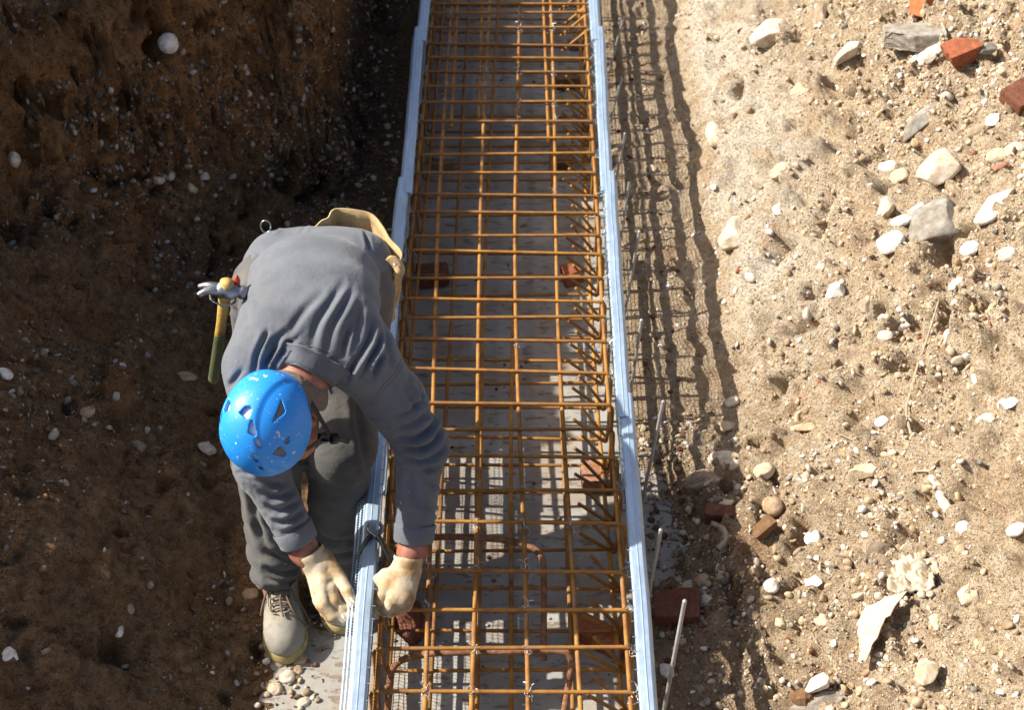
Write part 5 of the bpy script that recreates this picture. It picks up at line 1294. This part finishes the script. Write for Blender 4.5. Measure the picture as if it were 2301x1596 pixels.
ST_LIST = [
 # name, cat, px, py, w, h, tint, label, style, ang
 ('rock', 'rock', 2107, 388, 118, 92, 'pale', 'big pale beige rock high on the right bank', 'angular', 0.35),
 ('rock', 'rock', 2096, 508, 150, 104, 'grey', 'largest grey speckled rock on the right bank', 'angular', 0.2),
 ('rock', 'rock', 2240, 462, 128, 58, 'white', 'long smooth white rock slanting beside the grey speckled rock', 'slab', 0.62),
 ('rock', 'rock', 2006, 545, 64, 72, 'white', 'chalky white chunk at the foot of the grey speckled rock', 'angular', 0.4),
 ('stone', 'stone', 2026, 498, 46, 30, 'white', 'oval white stone left of the grey speckled rock', 'round', 0.0),
 ('stone', 'stone', 1989, 471, 66, 42, 'pale', 'flat pale stone slanting left of the oval white stone', 'slab', 0.75),
 ('stone', 'stone', 2062, 474, 58, 40, 'white', 'white stone tucked above the grey speckled rock', 'angular', -0.4),
 ('stone', 'stone', 2022, 397, 42, 38, 'cream', 'cream stone just left of the big beige rock', 'round', 0.4),
 ('stone', 'stone', 1996, 378, 34, 40, 'white', 'white pebble above the cream stone left of the beige rock', 'round', 0.9),
 ('stone_shard', 'stone', 2068, 277, 126, 46, 'grey', 'long grey shard of mortar slanting above the beige rock', 'slab', 0.58),
 ('stone', 'stone', 2089, 122, 92, 40, 'white', 'white stone under the red brick wedge', 'slab', 0.0),
 ('stone', 'stone', 2216, 112, 44, 40, 'grey', 'grey stone right of the red brick wedge', 'angular', 0.3),
 ('stone', 'stone', 2241, 352, 46, 34, 'cream', 'cream rounded stone near the right edge below the dull red brick', 'round', 0.2),
 ('stone', 'stone', 2280, 338, 44, 36, 'pale', 'pale rounded stone at the right edge below the dull red brick', 'round', 0.1),
 ('stone', 'stone', 2242, 378, 46, 22, 'pink', 'flat reddish stone near the right edge', 'round', 0.0),
 ('rock', 'rock', 1842, 40, 66, 62, 'dirty', 'greenish grey rock at the very top of the right bank', 'angular', 0.0),
 ('rock', 'rock', 1733, 86, 88, 84, 'pale', 'pale boulder set in the bank near the top centre', 'slab', 0.8),
 ('stone', 'stone', 1753, 387, 46, 36, 'cream', 'tan oval stone alone on the upper bank', 'round', 0.5),
 ('stone', 'stone', 1755, 468, 32, 38, 'white', 'small white block casting a dark shadow on the upper bank', 'angular', 0.0),
 ('stone', 'stone', 1877, 658, 46, 42, 'white', 'white faceted stone in the middle of the sunlit bank', 'angular', 0.6),
 ('stone', 'stone', 1990, 756, 32, 26, 'pale', 'half round pale stone over a dark hollow in the bank', 'round', -0.3),
 ('boulder', 'boulder', 1628, 1040, 76, 50, 'pale', 'rounded pale boulder striped by shadow at the bank foot', 'round', -0.25),
 ('stone', 'stone', 1629, 961, 44, 26, 'cream', 'oval stone striped by shadow just beyond the rounded boulder', 'round', 0.1),
 ('stone', 'stone', 1646, 905, 30, 28, 'pale', 'pale stone at the shadow edge beyond the oval striped stone', 'round', 0.1),
 ('stone', 'stone', 1719, 1062, 46, 46, 'cream', 'cream stone right of the rounded striped boulder', 'round', 0.1),
 ('stone_shard', 'stone', 1815, 960, 64, 26, 'tan', 'flat tan triangular shard on the sunlit bank', 'slab', -0.4),
 ('stone', 'stone', 1982, 950, 30, 26, 'white', 'round white pebble near the lower end of the dry stalk', 'round', 0),
 ('rock', 'rock', 1940, 1057, 62, 46, 'cream', 'cream rock embedded below the dry stalk', 'angular', 0),
 ('stone', 'stone', 1735, 1138, 44, 40, 'tan', 'smooth round tan stone resting right at the shadow edge', 'round', 0.3),
 ('stone', 'stone', 1828, 1211, 36, 34, 'white', 'white stone right of the smooth tan stone', 'round', 0.4),
 ('stone', 'stone', 1833, 1311, 44, 36, 'white', 'square white stone in the lower middle of the bank', 'angular', 0.2),
 ('stone', 'stone', 1733, 1319, 42, 30, 'white', 'white stone standing aslant near the shadow edge', 'round', 0.9),
 ('stone', 'stone', 1752, 1402, 32, 32, 'cream', 'triangular yellowish stone low on the brown soil', 'angular', 0.5),
 ('stone', 'stone', 1848, 1395, 34, 38, 'cream', 'upright yellowish stone among small pebbles low on the bank', 'round', 0.5),
 ('rock', 'rock', 1836, 1538, 58, 50, 'white', 'jagged white rock near the bottom of the bank', 'angular', 0.3),
 ('clod', 'clod', 1803, 1565, 48, 44, 'brown', 'dark brown earth clod beside the jagged white rock', 'clod', 0),
 ('stone', 'stone', 2117, 1400, 58, 46, 'cream', 'cream chunk below the crumpled paper', 'angular', -0.5),
 ('rock', 'rock', 2084, 1517, 64, 60, 'cream', 'cream rock near the bottom right', 'angular', 0.2),
 ('stone', 'stone', 2166, 1188, 32, 30, 'white', 'white stone right of the pale root', 'round', 0),
 ('stone', 'stone', 2283, 1192, 44, 26, 'white', 'white stone at the right edge low in the picture', 'round', 0.2),
 ('slab_fragment', 'slab', 1830, 1585, 150, 34, 'concrete', 'grey slab cut off by the bottom of the picture', 'slab', 0.35),
 ('stone', 'stone', 1585, 1353, 32, 32, 'pale', 'pale round stone in the worker\'s shadow beside the red brick', 'round', 0.6),
 ('stone', 'stone', 1545, 1319, 34, 24, 'pale', 'pale oval stone in the shadow beyond the red brick', 'round', 0.2),
 ('stone', 'stone', 1580, 1306, 34, 32, 'tan', 'tan stone in the shadow right of the pale oval stone', 'round', 0.2),
 ('rock', 'rock', 1580, 1082, 74, 48, 'dirty', 'dusty grey rock at the shadow corner by the striped boulder', 'clod', 0.1),
 ('stone', 'stone', 1628, 1137, 44, 22, 'pale', 'flat pale stone above the rusty red brick piece', 'round', -0.1),
 ('stone', 'stone', 1497, 1512, 34, 40, 'white', 'white stone at the foot of the nearest steel stake', 'angular', 0.5),
 ('rock', 'rock', 1905, 120, 70, 44, 'pale', 'low pale rock half buried near the top of the bank', 'angular', 0.3),
 ('rock', 'rock', 1800, 205, 52, 40, 'cream', 'cream rock half buried below the greenish grey rock', 'angular', 0.1),
 ('rock', 'rock', 2200, 300, 58, 44, 'dirty', 'lumpy dusty rock right of the mortar shard', 'clod', 0.1),
 ('rock', 'rock', 2235, 268, 40, 30, 'white', 'white stone between the dull red brick and the lumpy rock', 'angular', 0.4),
 ('stone', 'stone', 2180, 560, 44, 34, 'white', 'white stone below the long smooth white rock', 'round', 0.4),
 ('stone', 'stone', 2262, 575, 46, 36, 'pale', 'pale stone near the right edge below the long white rock', 'round', 0.2),
 ('stone', 'stone', 2150, 640, 36, 26, 'white', 'white pebble above the top end of the dry stalk', 'round', 0.2),
 ('stone', 'stone', 2240, 700, 44, 36, 'cream', 'cream stone right of the dry stalk', 'round', 0.7),
 ('stone', 'stone', 2205, 850, 46, 34, 'white', 'white stone in the pebble drift right of the stalk', 'angular', 0.2),
 ('stone', 'stone', 2268, 905, 54, 32, 'white', 'broad white stone at the right edge beside the stalk', 'slab', 0.3),
 ('stone', 'stone', 2215, 950, 44, 40, 'pale', 'pale stone right of the stalk\'s lower end', 'angular', 0.5),
 ('rock', 'rock', 1650, 530, 76, 96, 'pale', 'broad pale marl block set in the cut face', 'slab', 0.2),
 ('rock', 'rock', 1612, 300, 52, 80, 'pale', 'tall pale block set in the cut face near the top', 'slab', 0.0),
 ('stone', 'stone', 1945, 690, 34, 40, 'dirty', 'dusty stone right of the white faceted stone', 'angular', 0.3),
 ('rock', 'rock', 1975, 1240, 56, 60, 'dark', 'dark charred lump above the crumpled paper', 'clod', 0.3),
 ('rock', 'rock', 2180, 1340, 60, 50, 'cream', 'cream slab half buried right of the crumpled paper', 'slab', 0.3),
 # left bank
 ('stone', 'stone', 376, 96, 46, 44, 'white', 'large white round stone set in the dark earth face', 'round', 0.2),
 ('stone', 'stone', 30, 358, 34, 32, 'pale', 'pale stone on the left edge below the earth face', 'round', 0.1),
 ('stone', 'stone', 357, 400, 26, 24, 'pale', 'left stone of a small pale cluster at the foot of the earth face', 'round', 0),
 ('stone', 'stone', 382, 394, 24, 20, 'pale', 'right stone of a small pale cluster at the foot of the earth face', 'round', 0.3),
 ('stone', 'stone', 430, 421, 24, 28, 'cream', 'cream stone under the foot of the earth face', 'round', 0.8),
 ('stone', 'stone', 458, 400, 26, 24, 'pale', 'pale stone right of the cream one under the earth face', 'round', 0.1),
 ('stone', 'stone', 10, 842, 34, 30, 'white', 'white stone at the left edge halfway down', 'round', 0.1),
 ('stone', 'stone', 196, 928, 34, 32, 'tan', 'tan stone on the shaded left slope', 'round', 0.3),
 ('stone', 'stone', 314, 1003, 40, 32, 'dirty', 'dusty stone on top of the lump of earth', 'angular', 0.3),
 ('stone', 'stone', 464, 1010, 42, 28, 'pale', 'pale stone on the slope left of the blue helmet', 'round', 0.1),
 ('stone', 'stone', 421, 850, 46, 30, 'tan', 'flat tan stone left of the hammer handle', 'slab', 0.1),
 ('stone', 'stone', 287, 1369, 28, 36, 'dirty', 'dusty upright stone low on the left slope', 'angular', 0.1),
 ('stone', 'stone', 265, 1421, 22, 28, 'white', 'small white stone low on the left slope', 'angular', 0.1),
 ('stone', 'stone', 24, 1476, 42, 40, 'white', 'white stone catching the sun at the lower left edge', 'angular', 0.4),
 ('stone', 'stone', 646, 1524, 36, 32, 'pale', 'pale blotchy stone in front of the worker\'s boot', 'round', 0.2),
 ('stone', 'stone', 674, 1486, 32, 28, 'tan', 'tan stone touching the toe of the worker\'s boot', 'round', 0.1),
 ('stone', 'stone', 670, 1510, 24, 24, 'dirty', 'small brown stone between the tan and the blotchy stone', 'round', 0.1),
 ('stone', 'stone', 620, 1551, 30, 30, 'cream', 'cream egg shaped stone catching the sun in front of the boot', 'round', 0.9),
 ('stone', 'stone', 629, 1493, 24, 20, 'dirty', 'dull stone left of the toe of the boot', 'round', 0.1),
 ('stone', 'stone', 683, 1581, 30, 22, 'pale', 'pale stone on the bright corner of concrete', 'round', 0.4),
 ('stone', 'stone', 563, 1336, 34, 24, 'tan', 'rounded stone in the shade left of the boot laces', 'round', 0.1),
]
if True:
    for (nm, ct, px, py, w, h, t, lab, sty, an) in ST_LIST:
        place_rock(nm, ct, px, py, w, h, t, lab, sty, an)
# ---- rag of crumpled paper, curled flake and dry stalk on the bank
def sheet_obj(name, cat, px, py, w, h, fn, mat, label, ang, lift=0.01, th=0.004):
    p = on_ground(px, py); n = ground_normal(p)
    g = np.linspace(-1, 1, 34); A, B = np.meshgrid(g, g); a, b = A.ravel(), B.ravel()
    x, y, z = fn(a, b); V = np.stack([x*w/2, y*h/2, z], 1)
    c, s_ = math.cos(ang), math.sin(ang); V = V@np.array([[c, s_, 0], [-s_, c, 0], [0, 0, 1]])
    M = np.array(Vector((0, 0, 1)).rotation_difference(Vector(n)).to_matrix()); V = V@M.T
    I_ = np.arange(34*34).reshape(34, 34)
    me = mesh_np(name, V, np.stack([I_[:-1, :-1].ravel(), I_[:-1, 1:].ravel(), I_[1:, 1:].ravel(), I_[1:, :-1].ravel()], 1), mat)
    o = obj(name, me, None, tuple(p+n*lift)); md = o.modifiers.new('thick', 'SOLIDIFY'); md.thickness = th; md.offset = 0
    return tag(o, label, cat)
M_FLAKE = plain('old_plaster', (0.50, 0.42, 0.29), 0.85, 0, 0.3, 22, 0.5, 0.006)
M_PAPER = plain('weathered_paper', (0.46, 0.38, 0.28), 0.85, 0, 0.25, 30, 0.5, 0.006)
def fl_fn(a, b):
    P_ = np.stack([a, b, 0*a], 1)
    x = a*(0.62-0.42*b*(b < 0)*-1)*np.where(b > 0.2, 1.0, 0.75+0.3*b)+0.10*fbm(P_*2.2, 2, 3)+0.38*(b > 0)*b*b
    y = b+0.08*fbm(P_*2.0, 2, 4)
    z = 0.030*np.clip(a*0.6+0.5, 0, 1)**1.5*(0.4+0.6*sstep(-1, 0.3, b))+0.006*fbm(P_*3, 2, 5)+0.012
    return x, y, z
sheet_obj('plaster_flake', 'plaster', 1975, 1440, 0.175, 0.19, fl_fn, M_FLAKE, 'large curled yellowish flake of plaster near the bottom right', -0.42, 0.03)
def pp_fn(a, b):
    P_ = np.stack([a, b, 0*a], 1); r = np.hypot(a, b)
    k = 1/np.maximum(1, np.maximum(abs(a), abs(b))/np.maximum(r, 1e-6)*0+1)
    s_ = np.maximum(np.abs(a), np.abs(b))/np.maximum(r, 1e-6)
    an = np.arctan2(b, a); q_ = 1+0.25*fbm(np.stack([np.cos(an)*2, np.sin(an)*2, 0*a], 1), 3, 7)
    x = a*s_*q_; y = b*s_*q_
    z = 0.012*np.clip(1-r*0.8, 0, 1)+0.034*np.abs(vnoise(P_*2.3, 17))+0.022*np.abs(vnoise(P_*5.1+3, 19))-0.012
    return x, y, z
sheet_obj('crumpled_paper', 'paper', 2050, 1300, 0.145, 0.12, pp_fn, M_PAPER, 'crumpled pale paper rag half buried low on the right bank', 0.3, 0.0, 0.002)
M_STALK = plain('dry_stalk', (0.33, 0.25, 0.175), 0.8, 0, 0.3, 60, 0.4, 0.003)
def lay(pxs, r, name, cat, label, mat, lift=0.006, n=7):
    pts = [on_ground(x, y) for x, y in pxs]; pts = [p+np.array([0, 0, lift]) for p in pts]
    P_ = smoothpath(pts, 5); rr = r*np.linspace(0.7, 1.1, len(P_))*(1+0.15*np.sin(np.arange(len(P_))*1.7))
    return tag(obj(name, mesh_np(name, *tube(P_, rr, n), mat)), label, cat)
lay([(2108, 682), (2096, 722), (2076, 786), (2060, 830), (2044, 890), (2035, 928), (2040, 962), (2046, 984)], 0.0040, 'dry_stalk', 'stalk', 'long dry plant stalk lying down the sunlit bank', M_STALK, 0.012)
lay([(1885, 980), (1910, 990), (1945, 1007)], 0.003, 'dry_twig', 'twig', 'thin dry twig below the tan triangular shard', M_STALK)
lay([(2052, 1064), (2085, 1063), (2120, 1078)], 0.0035, 'dry_twig', 'twig', 'frayed dry twig above the pale root', M_STALK)
M_ROOT = plain('pale_root', (0.50, 0.42, 0.31), 0.85, 0, 0.2, 40, 0.4, 0.004)
lay([(2090, 1080), (2108, 1105), (2114, 1130), (2130, 1155)], 0.014, 'pale_root', 'root', 'knobbly pale root lying right of the dark hollow low on the bank', M_ROOT, 0.012)
lay([(1600, 1180), (1625, 1195), (1632, 1218), (1615, 1240)], 0.010, 'root', 'root', 'stubby brown root in the worker\'s shadow below the rusty brick piece', M_STALK, 0.008)
# ---- steel stakes outside the right panel
M_STAKE = galv_material('stake_steel', (0.42, 0.41, 0.39), 0.45, 0.4)
STK = [((1402, 35), (1382, 109)), ((1397, 174), (1367, 285)), ((1405, 298), (1387, 391)), ((1414, 409), (1400, 497)), ((1437, 518), (1411, 665)), ((1442, 718), (1415, 892)), ((1491, 901), (1449, 1100)), ((1485, 1190), (1452, 1370)), ((1539, 1350), (1484, 1640))]
STL = ['farthest', 'second farthest', 'third from the far end', 'fourth from the far end', 'fifth from the far end', 'sixth from the far end', 'leaning at the start of the worker\'s shadow', 'short and thin, in the worker\'s shadow', 'nearest and longest, catching the sun']
for (a_, b__), t_ in zip(STK, STL):
    base = atz(b__[0], b__[1], 0.10)
    yb = base[1]; top = aty(a_[0], a_[1], yb+0.03)
    d_ = (base-top)/np.linalg.norm(base-top); bot = base+d_*0.16
    o = obj('steel_stake', mesh_np('steel_stake', *tube([top-bot, (0, 0, 0)], 0.0046, 8, (0.004, 1.2)), M_STAKE), None, tuple(bot))
    tag(o, 'ribbed steel stake outside the right panel, '+t_, 'stake', 'steel stakes holding the right panel')
# ================================================================== LOOSE PEBBLES AND GRAVEL
tri = np.concatenate([GF[:, [0, 1, 2]], GF[:, [0, 2, 3]]])
A3, B3, C3 = GV[tri[:, 0]], GV[tri[:, 1]], GV[tri[:, 2]]
cr = np.cross(B3-A3, C3-A3); ar = np.linalg.norm(cr, axis=1)/2; tn = cr/(2*ar[:, None]+1e-15)
tc = (A3+B3+C3)/3
vv = tc-CAM; Dd = vv@_fw; U_ = CX+FPX*(vv@_rt)/Dd; W_ = CY-FPX*(vv@_up)/Dd
ok = (U_ > -250) & (U_ < 2550) & (W_ > -200) & (W_ < 1800) & (Dd > 0) & ((tc[:, 0] > 0.41) | (tc[:, 0] < -0.41)) & ((tc[:, 2] > 0.0))
clump = fbm(tc*3.2, 3, 71)
right = tc[:, 0] > 0
smooth_cut = right & (tc[:, 0] < 0.98) & (tc[:, 1] > 3.3)
dens = ar*np.where(ok, 1, 0)*np.clip(0.7+2.0*clump, 0.10, 2.6)
dens = dens*np.where(smooth_cut, 0.45, 1.0)*np.where(right, 1.5+1.6*sstep(1.0, 1.6, tc[:, 0]), 1.15)
dens = dens*np.where(np.abs(tc[:, 0]) < 0.62, 1.5, 1.0)
d1_ = -((tc[:, 0]+0.60)*0.62+(tc[:, 1]-4.52)*-0.785)
dens = dens*np.where((tc[:, 0] < 0) & (d1_ > -0.35) & (d1_ < 0.05) & (tc[:, 1] > 3.5), 2.4, 1.0)
dens = dens*np.where((tc[:, 0] < -1.12) & (tc[:, 1] < 3.6), 1.8, 1.0)
def scatter(n, pw=1.0):
    p = dens**1.0; p = p/p.sum()
    i = rng.choice(len(p), n, p=p)
    u, v = rng.random(n), rng.random(n); f = u+v > 1; u[f], v[f] = 1-u[f], 1-v[f]
    return A3[i]+u[:, None]*(B3[i]-A3[i])+v[:, None]*(C3[i]-A3[i]), tn[i]
PAL = np.array([TINT[k] for k in ('white', 'white', 'pale', 'pale', 'cream', 'cream', 'tan', 'grey')])
def stone_cols(P, n, lo=0.75, hi=1.1, earthy=0.0):
    c = PAL[rng.choice(len(PAL), n)]*rng.uniform(lo, hi, n)[:, None]
    e = rng.random(n) < 0.02; c[e] = np.array(TINT['red'])*0.9
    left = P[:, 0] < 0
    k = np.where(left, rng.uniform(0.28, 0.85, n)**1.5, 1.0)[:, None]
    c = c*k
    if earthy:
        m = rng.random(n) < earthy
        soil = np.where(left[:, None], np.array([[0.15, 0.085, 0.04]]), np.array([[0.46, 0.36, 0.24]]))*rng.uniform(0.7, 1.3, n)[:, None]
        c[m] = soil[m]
    return np.clip(c, 0, 0.85)
def rand_rot(n):
    q = rng.normal(size=(n, 4)); q /= np.linalg.norm(q, axis=1)[:, None]; w, x, y, z = q.T
    return np.stack([1-2*(y*y+z*z), 2*(x*y-z*w), 2*(x*z+y*w), 2*(x*y+z*w), 1-2*(x*x+z*z), 2*(y*z-x*w), 2*(x*z-y*w), 2*(y*z+x*w), 1-2*(x*x+y*y)], 1).reshape(n, 3, 3)
def stuff_stones(name, n, rmin, rmax, powr, sub, earthy, sink):
    P, Nm = scatter(n)
    r = rmin+(rmax-rmin)*rng.random(n)**powr
    Rm = rand_rot(n); ax = np.stack([rng.uniform(0.8, 1.25, n), rng.uniform(0.65, 1.0, n), rng.uniform(0.45, 0.8, n)], 1)
    shapes = [rock_shape(100+k, sub, (1, 1, 1), 3+k % 5, 0.15, (0.6, 0.92), 0.02)[0] for k in range(10)]
    F0 = ICO[sub][1]; S = np.stack(shapes)[rng.integers(0, 10, n)]
    Vv = np.einsum('nij,nvj->nvi', Rm, S*(ax*r[:, None])[:, None, :])
    # lie flat-ish: squash along the ground normal
    dn = np.einsum('nvi,ni->nv', Vv, Nm); Vv = Vv-(0.3*dn)[..., None]*Nm[:, None]
    Vv = Vv+(P+Nm*(r*sink)[:, None])[:, None]
    m = S.shape[1]
    Ff = (F0[None]+(np.arange(n)*m)[:, None, None]).reshape(-1, 3)
    cols = np.repeat(stone_cols(P, n, earthy=earthy), m, axis=0)
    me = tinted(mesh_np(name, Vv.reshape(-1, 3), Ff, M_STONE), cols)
    return obj(name, me)
# countable pebbles: each its own object
Pp, Np = scatter(285)
vis_n = 0
PEB = [rock_shape(300+k, 2, (1, 0.82, 0.6), 2+k % 6, 0.16, (0.62, 0.93), 0.02) for k in range(14)]
tone_of = {}
for k in range(14):
    for t in ('white', 'pale', 'cream', 'tan', 'grey'):
        pass
ML = {}
def pebble_mesh(k, t, dk):
    if (k, t, dk) not in ML:
        ML[(k, t, dk)] = tinted(mesh_np('pebble', PEB[k][0], PEB[k][1], M_STONE), np.array(TINT[t])*dk)
    return ML[(k, t, dk)]
for p, n_ in zip(Pp, Np):
    t = random.choice(['white', 'pale', 'pale', 'cream', 'cream', 'grey']); left = p[0] < 0
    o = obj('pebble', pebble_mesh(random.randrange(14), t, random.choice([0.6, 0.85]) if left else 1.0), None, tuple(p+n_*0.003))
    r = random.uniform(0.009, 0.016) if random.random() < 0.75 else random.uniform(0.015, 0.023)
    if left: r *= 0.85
    o.scale = (r, r*random.uniform(0.8, 1.1), r*random.uniform(0.8, 1.1))
    q_ = Vector((0, 0, 1)).rotation_difference(Vector(n_)).to_euler(); o.rotation_euler = (q_.x, q_.y, random.uniform(0, 6.28))
    w_ = proj(p)[1]; zone = 'high' if w_ < 530 else 'halfway' if w_ < 1060 else 'low'
    adj = {'white': 'whitish', 'pale': 'pale buff', 'cream': 'cream', 'tan': 'tan', 'grey': 'greyish'}[t]
    if left: tag(o, 'small dusty '+adj+' pebble '+zone+' on the shaded left bank', 'pebble', 'pebbles on the shaded bank')
    else: tag(o, 'small loose '+adj+' pebble '+zone+' on the bright right bank', 'pebble', 'pebbles on the sunlit bank')
g1 = stuff_stones('gravel', 6000, 0.0068, 0.0150, 2.0, 1, 0.25, 0.15)
g0 = stuff_stones('fine_gravel', 10000, 0.0040, 0.0072, 1.4, 0, 0.30, 0.15)
tag(g0, 'fine pale gravel strewn over both earth banks', 'gravel', kind='stuff')
tag(g1, 'loose pale gravel strewn over both earth banks', 'gravel', kind='stuff')
g2 = stuff_stones('grit', 25000, 0.0018, 0.0052, 1.6, 0, 0.55, 0.2)
tag(g2, 'fine grit and soil crumbs covering both earth banks', 'grit', kind='stuff')
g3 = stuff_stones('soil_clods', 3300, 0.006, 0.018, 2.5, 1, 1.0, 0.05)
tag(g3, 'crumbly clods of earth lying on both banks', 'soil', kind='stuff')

# crumbs and small stones on the concrete outside the panels and a few inside
def slab_stones(name, n, zones, r0, r1, label, dk=1.0):
    Vs, Fs, Cs, k = [], [], [], 0
    V0 = [rock_shape(500+i, 1, (1, 0.85, 0.65), 3+i % 4, 0.15, (0.6, 0.92), 0.02)[0] for i in range(8)]; F0 = ICO[1][1]
    for i in range(n):
        x0, x1, y0, y1 = random.choice(zones); r = r0+(r1-r0)*random.random()**2.5
        a = random.uniform(0, 6.28); c, s_ = math.cos(a), math.sin(a)
        V = V0[i % 8]@np.array([[c, s_, 0], [-s_, c, 0], [0, 0, 1]])*r
        x, y = random.uniform(x0, x1), random.uniform(y0, y1)
        Vs.append(V+np.array([x, y, max(0.0, ground_z(x, y) if abs(x) > 0.42 else 0.0)+r*0.35])); Fs.append(F0+k); k += len(V)
        t = random.choice(['pale', 'cream', 'tan', 'dirty', 'brown', 'brown', 'dullred']); Cs.append(np.repeat(np.array([TINT[t]])*dk*random.uniform(0.6, 1.0), len(V), 0))
    me = tinted(mesh_np(name, np.concatenate(Vs), np.concatenate(Fs), M_STONE), np.concatenate(Cs))
    return tag(obj(name, me), label, 'gravel', kind='stuff')
slab_stones('slab_gravel', 900, [(0.40, 0.60, 1.6, 5.9), (0.40, 0.56, 2.4, 3.2), (-0.66, -0.46, 1.7, 2.5)], 0.003, 0.013, 'small stones and crumbs on the concrete beside the panels')
slab_stones('floor_crumbs', 420, [(-0.31, 0.32, 1.7, 6.0)], 0.002, 0.008, 'earth crumbs scattered on the concrete under the cage', 0.8)
